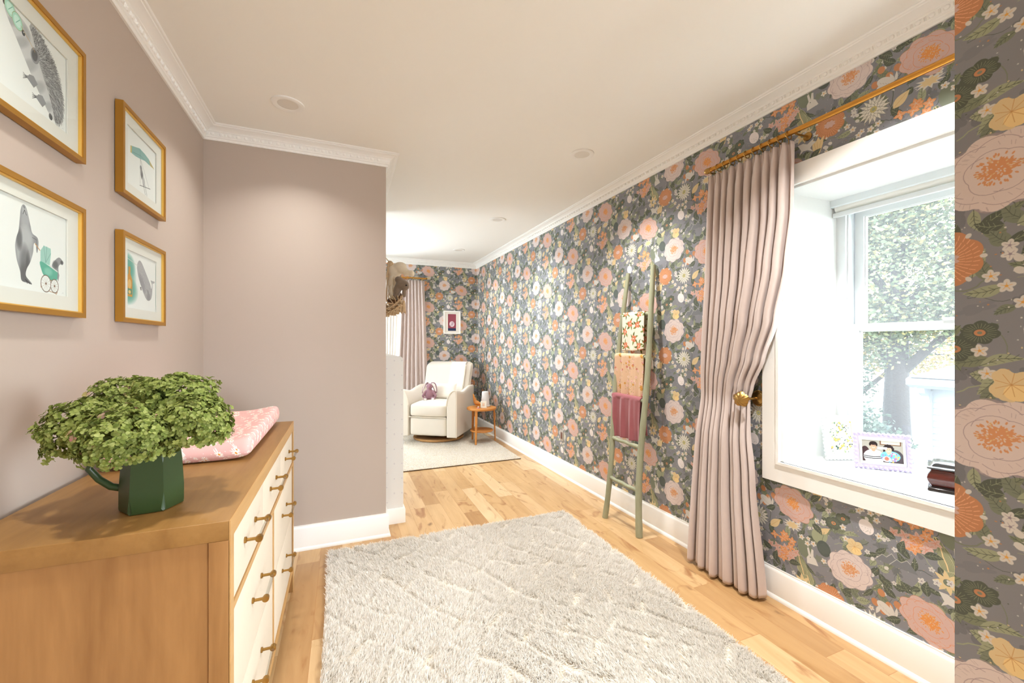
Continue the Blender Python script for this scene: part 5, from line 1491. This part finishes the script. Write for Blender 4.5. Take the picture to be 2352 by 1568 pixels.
scallop_frame(mf, .085, .095, .008, M['resin'], .009, 5, 5, .026); strut(mf, .095, M['resin'], .035)
c = Canvas(.045, .055, 1500, (206, 200, 190)); c.ell(.022, .022, .014, .016, (226, 196, 170)); c.ell(.024, .04, .01, .01, (236, 214, 190))
MB().box(-.020, .020, -.001, .001, .024, .073).build('photograph', mat_img('faded_snapshot', c.image('snapshot'), .5), mf, smooth=False, uvfn=lambda co, n: ((co.x + .02) / .04, (co.z - .024) / .05))
pc = thing('pacifier', 'tiny pink pacifier lying on the side table by the wooden bird', 'pacifier', (TX - .075, TY - .085, TT))
M['pinkp'] = mat('pink_plastic', (222, 150, 160), .4, noise_s=10, var=.02)
MB().lathe([(0, .001), (.018, .001), (.02, .005), (.012, .009), (0, .01)], sx=1.2, sy=.8).build('shield', M['pinkp'], pc)
MB().lathe([(.006, .008), (.006, .016), (.009, .022), (0, .03)], seg=14).build('teat', M['resin'], pc)

# ------------------------------------------------------------------ moon print on the far wall, outlet cover on the long wall
mp_ = thing('moon_print', 'white framed plum print of a pale moon on the far papered wall', 'picture frame', (1.624, YF, 1.50))
f = lambda a, c, d: (a, -d, c)
MB().ring(rect(-.138, .138, 0, .366), rect(-.118, .118, .02, .346), f, 0, .028).build('frame', M['white'], mp_, smooth=False)
MB().ring(rect(-.12, .12, .018, .348), rect(-.066, .066, .048, .316), f, .004, .018).build('mat_board', M['paperw'], mp_, smooth=False)
c = Canvas(.15, .30, 900, (150, 74, 88)); c.poly(rect(0, .15, 0, .048), (44, 54, 86)); c.ell(.075, .122, .047, .05, (226, 206, 212), n=40)
q = random.Random(2)
for i in range(14): c.soft(.075 + q.uniform(-.026, .026), .122 + q.uniform(-.03, .03), .012, .012, (176, 150, 164), .6)
MB().box(-.07, .07, -.012, -.002, .044, .32).build('print', mat_img('moon_print_paper', c.image('moon'), .8), mp_, smooth=False, uvfn=lambda co, n: ((co.x + .066) / .132, (co.z - .048) / .268))
ot = thing('wall_outlet', 'slim outlet cover low on the long papered wall', 'outlet', RW(3.75, 0, .40))
MB().box(-.006, 0, -.036, .036, -.058, .058, bev=.002).build('cover_plate', mat('taupe_cover_plate', (176, 168, 158), .6, noise_s=20, var=.03), ot)
MB().box(-.0085, -.005, -.017, .017, -.034, .034, bev=.001).build('socket', mat('brown_socket', (112, 74, 60), .5, noise_s=20, var=.05), ot)

# ------------------------------------------------------------------ on the window sill
SZ = WZ0 + .0005
wf = thing('photo_frame', 'white scalloped frame with a citrus print at the back corner of the window sill', 'photo frame', (2.447, 1.372, SZ), R(-21))
scallop_frame(wf, .192, .235, .012, mat('pearl_white_resin', (206, 212, 210), .35, noise_s=10, var=.01), .0105, 10, 12, .034)
strut(wf, .235, M['resin'], .06)
c = Canvas(.13, .17, 1500, (226, 214, 176)); q = random.Random(21)
for i in range(46):
    x, y = q.random() * .13, q.random() * .17
    for k in range(3): c.poly(leafp(x, y, .013, .006, q.random() * 6.3), q.choice([(36, 58, 64), (92, 124, 84), (60, 92, 78), (142, 160, 110)]))
    if i % 2: c.ell(x, y, .0062, .0062, q.choice([(226, 140, 52), (232, 190, 76), (236, 170, 70)])); c.ell(x + .0015, y + .0015, .002, .002, (246, 214, 140))
    elif i % 4 == 0:
        for k in range(5): c.ell(x + .004 * math.cos(k * 1.26), y + .004 * math.sin(k * 1.26), .0026, .0026, (240, 214, 206))
c.poly(rect(.045, .095, .086, .106), (238, 232, 214)); c.line([(.05, .099), (.09, .099)], .0012, (150, 140, 120)); c.line([(.054, .093), (.086, .093)], .0012, (150, 140, 120))
MB().box(-.064, .064, -.003, .002, .032, .203).build('citrus_print', mat_img('citrus_print_paper', c.image('citrus'), .6), wf, smooth=False, uvfn=lambda co, n: ((co.x + .062) / .124, (co.z - .034) / .167))
for ch_ in wf.children: ch_.rotation_euler = (R(-9) if ch_.name[:5] != 'easel' else 0, 0, 0)
lf = thing('photo_frame', 'lavender bobble frame with a family photo on the window sill', 'photo frame', (2.43, 1.19, SZ), math.atan2(-.77, .63) + R(3))
scallop_frame(lf, .226, .178, .016, mat('lavender_resin', (188, 178, 214), .32, noise_s=10, var=.02), .0102, 12, 9, .026)
strut(lf, .178, M['resin'], .055)
MB().ring(rect(-.091, .091, .024, .154), rect(-.078, .078, .038, .140), lambda a, c, d: (a, d, c), -.008, .0).build('mat_board', M['resin'], lf, smooth=False)
c = Canvas(.156, .102, 2200, (172, 168, 158))
c.poly(rect(.07, .15, .082, .102), (120, 84, 58)); c.poly(rect(.075, .146, .086, .102), (206, 200, 188)); c.poly(rect(.0, .156, .0, .03), (70, 60, 66))
c.ell(.012, .03, .02, .042, (64, 44, 48)); c.ell(.128, .024, .03, .038, (84, 76, 82))
c.ell(.045, .024, .04, .034, (222, 222, 218)); c.poly([(.012, 0), (.01, .03), (.022, .052), (.07, .052), (.08, .03), (.08, 0)], (224, 224, 220))
for v in (.03, .022): c.line([(.006, v - .004), (.046, v - .008), (.076, v - .003)], .0035, (30, 32, 44))
c.ell(.045, .058, .008, .01, (206, 156, 128)); c.ell(.045, .074, .0135, .0175, (214, 164, 136)); c.ell(.045, .088, .0145, .009, (40, 28, 26)); c.ell(.0325, .082, .004, .008, (40, 28, 26)); c.ell(.0575, .082, .004, .008, (40, 28, 26))
c.ell(.04, .077, .0016, .001, (50, 34, 30)); c.ell(.05, .077, .0016, .001, (50, 34, 30)); c.line([(.0405, .0675), (.045, .066), (.05, .0675)], .0018, (246, 240, 236)); c.line([(.0455, .075), (.0465, .071)], .0012, (180, 120, 96))
c.ell(.102, .062, .0215, .024, (44, 32, 34), lobes=13, amp=.06); c.ell(.108, .03, .038, .026, (120, 186, 204))
for i in range(60):
    a = q.random() * 6.3; k = math.sqrt(q.random()); c.ell(.108 + .034 * k * math.cos(a), .026 + .023 * k * math.sin(a), .0034, .003, q.choice([(226, 120, 150), (240, 200, 90), (236, 236, 240), (80, 160, 200), (150, 110, 180)]), lobes=5, amp=.2)
c.ell(.102, .048, .0075, .009, (222, 176, 150)); c.ell(.102, .06, .0125, .0155, (226, 180, 154)); c.ell(.0975, .063, .0015, .001, (50, 34, 30)); c.ell(.107, .063, .0015, .001, (50, 34, 30)); c.line([(.097, .054), (.102, .0525), (.107, .054)], .0018, (236, 220, 216)); c.ell(.102, .076, .014, .006, (44, 32, 34), lobes=9, amp=.1)
c.ell(.094, .016, .017, .013, (214, 196, 206)); c.ell(.094, .018, .0085, .009, (196, 120, 100)); c.ell(.091, .02, .0012, .0008, (60, 36, 34)); c.ell(.097, .02, .0012, .0008, (60, 36, 34))
MB().box(-.08, .08, -.004, .002, .036, .142).build('photograph', mat_img('family_snapshot', c.image('family_photo'), .35), lf, smooth=False, uvfn=lambda co, n: ((co.x + .078) / .156, (co.z - .038) / .102))
for ch_ in lf.children: ch_.rotation_euler = (R(-9) if ch_.name[:5] != 'easel' else 0, 0, 0)
M['mahog'] = mat('dark_mahogany', (74, 24, 16), .22, coat=.6, noise_s=14, var=.4, stretch=(1, 8, 8))
M['ebony'] = mat('black_lacquer', (26, 18, 18), .2, coat=.6, noise_s=10, var=.1)
bx_ = thing('trinket_box', 'glossy dark mahogany box with a bulging body on the window sill', 'box', (2.375, .885, SZ), R(-68))
def boxy(name, prof, m, hx, hy):
    b = MB(); n = len(prof); vs = []
    for o_, z in prof:
        for sx, sy in ((-1, -1), (1, -1), (1, 1), (-1, 1)): vs.append((sx * (hx + o_), sy * (hy + o_), z))
    fs = [(i * 4 + k, i * 4 + (k + 1) % 4, (i + 1) * 4 + (k + 1) % 4, (i + 1) * 4 + k) for i in range(n - 1) for k in range(4)] + [(3, 2, 1, 0), tuple((n - 1) * 4 + k for k in range(4))]
    return b.add(vs, fs).build(name, m, bx_, angle=40, mods=[('BEVEL', dict(width=.004, segments=3, limit_method='ANGLE', angle_limit=R(60)))])
boxy('plinth', [(.004, 0), (.006, .004), (.004, .012), (-.004, .018), (-.006, .022)], M['ebony'], .1, .07)
boxy('body', [(-.006, .022), (.0, .03), (.006, .042), (.008, .055), (.004, .07), (-.003, .082), (-.005, .09)], M['mahog'], .1, .07)
boxy('lid', [(.002, .09), (.008, .093), (.008, .098), (-.004, .102), (-.012, .112), (-.03, .118), (-.06, .121)], M['ebony'], .1, .07)

# ------------------------------------------------------------------ macrame hammock of soft toys by the stair wall
M['jute'] = mat('tan_macrame_cord', (216, 190, 154), .95, noise_s=60, var=.15, bump=.6, bump_s=300)
HO = (.44, 3.70, 0); HR = R(-22.2)
hm = thing('toy_hammock', 'tan macrame hammock with tassels hanging beside the stair wall', 'hammock', HO, HR)
b = MB()
for i in range(9):                                       # side fringe gathered under the top knot
    x0 = -.07 + .004 * math.sin(i * 2); b.tube([(x0, -.02 + .006 * i, 2.03), (x0 - .02 + .006 * i, -.03 + .01 * i, 1.88), (x0 - .04 + .012 * i, -.03 + .012 * i, 1.70)], .0045, 6)
b.build('gathered_cords', M['jute'], hm)
b = MB()
for i in range(13):
    w = i / 12; z0 = 1.735 - .10 * w
    pts = [(-.17 + .24 * t, -.10 + .045 * math.sin(9 * t + i), z0 - (.075 - .03 * w) * math.sin(PI * t) + .012 * math.sin(14 * t + i * 2)) for t in [k / 12 for k in range(13)]]
    b.tube(pts, .0048, 6)
for i in range(10):
    x0 = -.15 + .024 * i
    b.tube([(x0 + .02 * math.sin(k * 1.1 + i), -.105 + .01 * k, 1.74 - .03 * k) for k in range(6)], .0042, 6)
b.build('net', M['jute'], hm)
for i in range(6):
    x0 = -.065 + .028 * i; z0 = 1.655 + .006 * math.sin(i * 2) + .008 * i
    b = MB().ellipsoid((x0, -.07, z0), (.012, .012, .012), 10, 6)
    b.tube([(x0, -.07, z0), (x0, -.07, z0 - .02), (x0 + .002, -.07, z0 - .085)], [.008, .013, .016], 10)
    for k in range(8):
        a = k * .8; b.tube([(x0 + .008 * math.cos(a), -.07 + .008 * math.sin(a), z0 - .03), (x0 + .017 * math.cos(a), -.07 + .017 * math.sin(a), z0 - .092)], .003, 4)
    b.build('tassel', M['jute'], hm)
b = MB().tube([(-.06, 0, 2.03), (-.12, .02, 2.10), (-.187, .04, 2.17)], .0035, 6); b.tube([(-.06, 0, 2.03), (-.2, .25, 2.0), (-.351, .451, 2.15)], .0035, 6)
b.ellipsoid((-.06, 0, 2.025), (.026, .022, .028), 12, 8); b.build('hanging_cord', M['jute'], hm)
b = MB().lathe([(0, 0), (.014, 0), (.014, .004), (.004, .006), (.004, .02), (0, .021)], (-.19, .04, 2.17), 14, 'x'); b.build('wall_hook', M['brass'], hm)
M['cream_fur'] = mat('cream_fleece', (246, 236, 214), 1.0, sheen=.6, noise_s=60, var=.06, bump=.5, bump_s=180, dist=.004)
M['grey_fur'] = mat('grey_brown_fur', (140, 124, 108), 1.0, sheen=.6, noise_s=60, var=.25, bump=.5, bump_s=200, dist=.004)
M['brown_fur'] = mat('brown_fur', (120, 92, 70), 1.0, sheen=.6, noise_s=60, var=.25, bump=1.0, bump_s=200, dist=.004)
s1 = thing('plush_lamb', 'cream fleecy plush animal lying on top of the hammock', 'soft toy', HO, HR)
blob('body', [((-.03, .03, 1.97), (.062, .06, .062)), ((.022, .01, 2.0), (.06, .05, .045)), ((.05, .0, 1.968), (.05, .036, .03)), ((.095, -.005, 1.945), (.05, .028, .026)), ((.13, -.01, 1.94), (.024, .028, .03)),
              ((-.045, .03, 1.87), (.045, .05, .09)), ((-.04, -.01, 1.79), (.036, .036, .05)), ((-.025, -.03, 1.745), (.032, .032, .032))], M['cream_fur'], s1, .008)
s2 = thing('plush_bear', 'grey brown furry plush animal slumped in the hammock', 'soft toy', HO, HR)
blob('body', [((.055, -.055, 1.84), (.052, .045, .048)), ((.03, -.06, 1.88), (.035, .035, .03)), ((.018, -.055, 1.80), (.03, .034, .075), rxyz(0, 8, 0)), ((.002, -.06, 1.735), (.024, .03, .03)), ((.09, -.06, 1.83), (.03, .034, .042)), ((.078, -.07, 1.765), (.018, .02, .04))], M['grey_fur'], s2, .008)
MB().ellipsoid((.102, -.092, 1.828), (.008, .006, .006), 8, 6).build('nose', M['black'], s2)
s3 = thing('plush_monkey', 'dark brown plush toy half hidden at the bottom of the hammock', 'soft toy', HO, HR)
blob('body', [((-.01, .02, 1.715), (.05, .04, .04)), ((.02, -.0, 1.74), (.03, .03, .04)), ((-.05, .0, 1.70), (.04, .04, .035))], M['brown_fur'], s3, .009)

# ------------------------------------------------------------------ outside: trees and the neighbouring clapboard building
st(MB().box(2.9, 40, -20, 40, -3.4, -3.2), 'ground_outside', mat('grass_outside', (56, 62, 44), .95, noise_s=2, var=.3, bump=.2, bump_s=6))
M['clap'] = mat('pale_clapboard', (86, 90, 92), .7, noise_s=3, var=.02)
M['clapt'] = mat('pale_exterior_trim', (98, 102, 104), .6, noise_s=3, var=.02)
nb = thing('neighbour_building', 'white clapboard building with a grey roof outside the window', 'building', (9.2, 1.4, -3.2))
b = MB()
for i in range(36):
    z = i * .105; b.add([(-.02, -5, z), (-.02, 2.50, z), (0, 2.50, z + .105), (0, -5, z + .105), (.2, -5, z), (.2, 2.56, z)], [(0, 3, 2, 1), (0, 1, 5, 4)])
b.box(0, 4, -5, 2.50, 0, 3.78)
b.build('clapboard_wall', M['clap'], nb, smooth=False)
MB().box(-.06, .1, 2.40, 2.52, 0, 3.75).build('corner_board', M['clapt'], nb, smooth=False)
b = MB().prism([(-.38, 3.86), (-.38, 3.95), (-.3, 3.98), (.1, 3.98), (.1, 3.80), (-.25, 3.80)], lambda a, c, d: (a, d, c), -5, 2.6); b.build('eave', M['clapt'], nb, smooth=False)
b = MB(); b.prism([(-.06, 3.80), (-.26, 3.80), (-.24, 3.72), (-.12, 3.66), (-.06, 3.5)], lambda a, c, d: (a, d, c), 2.41, 2.51); b.build('bracket', M['clapt'], nb, smooth=False)
b = MB().prism([(-.36, 3.981), (2.2, 4.30), (4.4, 3.981)], lambda a, c, d: (a, d, c), -5, 2.57); b.build('roof', mat('grey_shingles', (44, 47, 52), .9, noise_s=8, var=.15, bump=.3, bump_s=20), nb, smooth=False)
M['bark'] = mat('dark_bark', (46, 40, 36), .95, noise_s=10, var=.3, bump=.8, bump_s=20, dist=.02)
def tree(label, x, y, h, blobs, n, cols, seed, trunk_r=.22, leaf=.055):
    g = np.random.default_rng(seed); rr = random.Random(seed)
    t = thing('tree', label, 'tree', (x, y, -3.2), group='trees outside the windows')
    b = MB(); b.tube([(0, 0, -.1), (.05, .1, h * .3), (-.08, .0, h * .6), (.0, .05, h * .85)], [trunk_r, trunk_r * .8, trunk_r * .5, trunk_r * .2], 12)
    for (cx, cy, cz, r) in blobs:
        z0 = max(h * .22, cz - r * 1.3)
        b.tube([(0, .03, min(z0, h * .6)), (cx * .5, cy * .5, (z0 + cz) / 2), (cx, cy, cz)], [trunk_r * .4, trunk_r * .25, trunk_r * .08], 7)
        for k in range(7):
            d = Vector((rr.gauss(0, 1), rr.gauss(0, 1), rr.gauss(0, .7))).normalized() * r * .95
            b.tube([(cx * .7, cy * .7, cz - r * .3), (cx + d.x * .5, cy + d.y * .5, cz + d.z * .4), (cx + d.x, cy + d.y, cz + d.z)], [.03, .018, .006], 5)
    b.build('trunk', M['bark'], t)
    vol = np.array([q_[3] ** 2 for q_ in blobs]); n = int(n * 2.0); pick = g.choice(len(blobs), n, p=vol / vol.sum())
    B = np.array(blobs)[pick]
    d = g.normal(size=(n, 3)); d /= np.linalg.norm(d, axis=1)[:, None]
    rad = B[:, 3] * g.uniform(.45, 1.05, n) * (1 + .15 * np.sin(5 * d[:, 0] + 3 * d[:, 2]))
    P = B[:, :3] + d * rad[:, None] * np.array([1, 1, .85])
    a = g.normal(size=(n, 3)); a[:, 2] *= .5; a /= np.linalg.norm(a, axis=1)[:, None]
    c_ = np.cross(a, g.normal(size=(n, 3))); c_ /= np.linalg.norm(c_, axis=1)[:, None]
    s = leaf * g.uniform(.6, 1.3, n)[:, None]
    V = np.stack([P - a * s, P + c_ * s * .62, P + a * s, P - c_ * s * .62], 1).reshape(-1, 3)
    F = np.arange(n)[:, None] * 4 + np.array([0, 1, 2, 3])
    npmesh('foliage', V, F, mat_island('leaves_of_' + str(seed), cols, .7, trans=.35), t)
    return t
GRN = [(62, 70, 50), (74, 82, 58), (92, 98, 68), (70, 80, 60), (124, 114, 66), (82, 92, 70), (112, 108, 84)]
YEL = [(148, 126, 66), (130, 116, 72), (158, 136, 78), (96, 98, 60), (142, 112, 80), (160, 144, 100)]
PNK = [(140, 110, 102), (152, 128, 114), (122, 106, 92), (150, 126, 88), (112, 106, 72)]
tree('big green leafed tree filling the right of the window view', 13.2, 6.1, 9.5, [(0, 0, 6.2, 2.0), (-.6, 1.0, 7.6, 1.7), (.3, -1.4, 7.6, 1.9), (-.4, -.2, 8.8, 1.8), (.2, -1.5, 5.6, 1.4), (0, .6, 4.9, 1.3)], 21000, GRN, 31, .34)
tree('tree with yellow autumn leaves beyond the clapboard building', 16.5, 8.9, 9, [(0, 0, 5.2, 2.0), (.6, -1.6, 4.6, 1.5), (-.5, 1.6, 6.4, 2.0), (0, .4, 7.8, 2.0), (.5, 2.4, 8.6, 1.7)], 17000, YEL, 32, .25)
tree('thin tree with pinkish leaves at the left of the window view', 12.0, 8.1, 9, [(0, 0, 5.6, 1.4), (.2, .8, 7.2, 1.6), (-.3, -.4, 8.6, 1.5), (0, .9, 3.9, 1.2)], 7000, PNK, 33, .16, .045)
tree('low green shrubby tree below the window view', 11.6, 6.9, 3.6, [(0, 0, 2.3, 1.25), (.3, 1.1, 2.9, 1.2), (-.2, -.9, 1.9, 1.0), (.4, .2, 3.6, .9)], 11000, [(52, 64, 54), (66, 78, 64), (78, 86, 72), (58, 72, 66)], 34, .14)
tree('leafy tree seen through the far window', .6, 11.5, 7, [(0, 0, 4.2, 1.7), (-.8, .2, 5.6, 1.5), (1.0, .3, 5.4, 1.5)], 6000, YEL + GRN, 35, .2)
#PART6
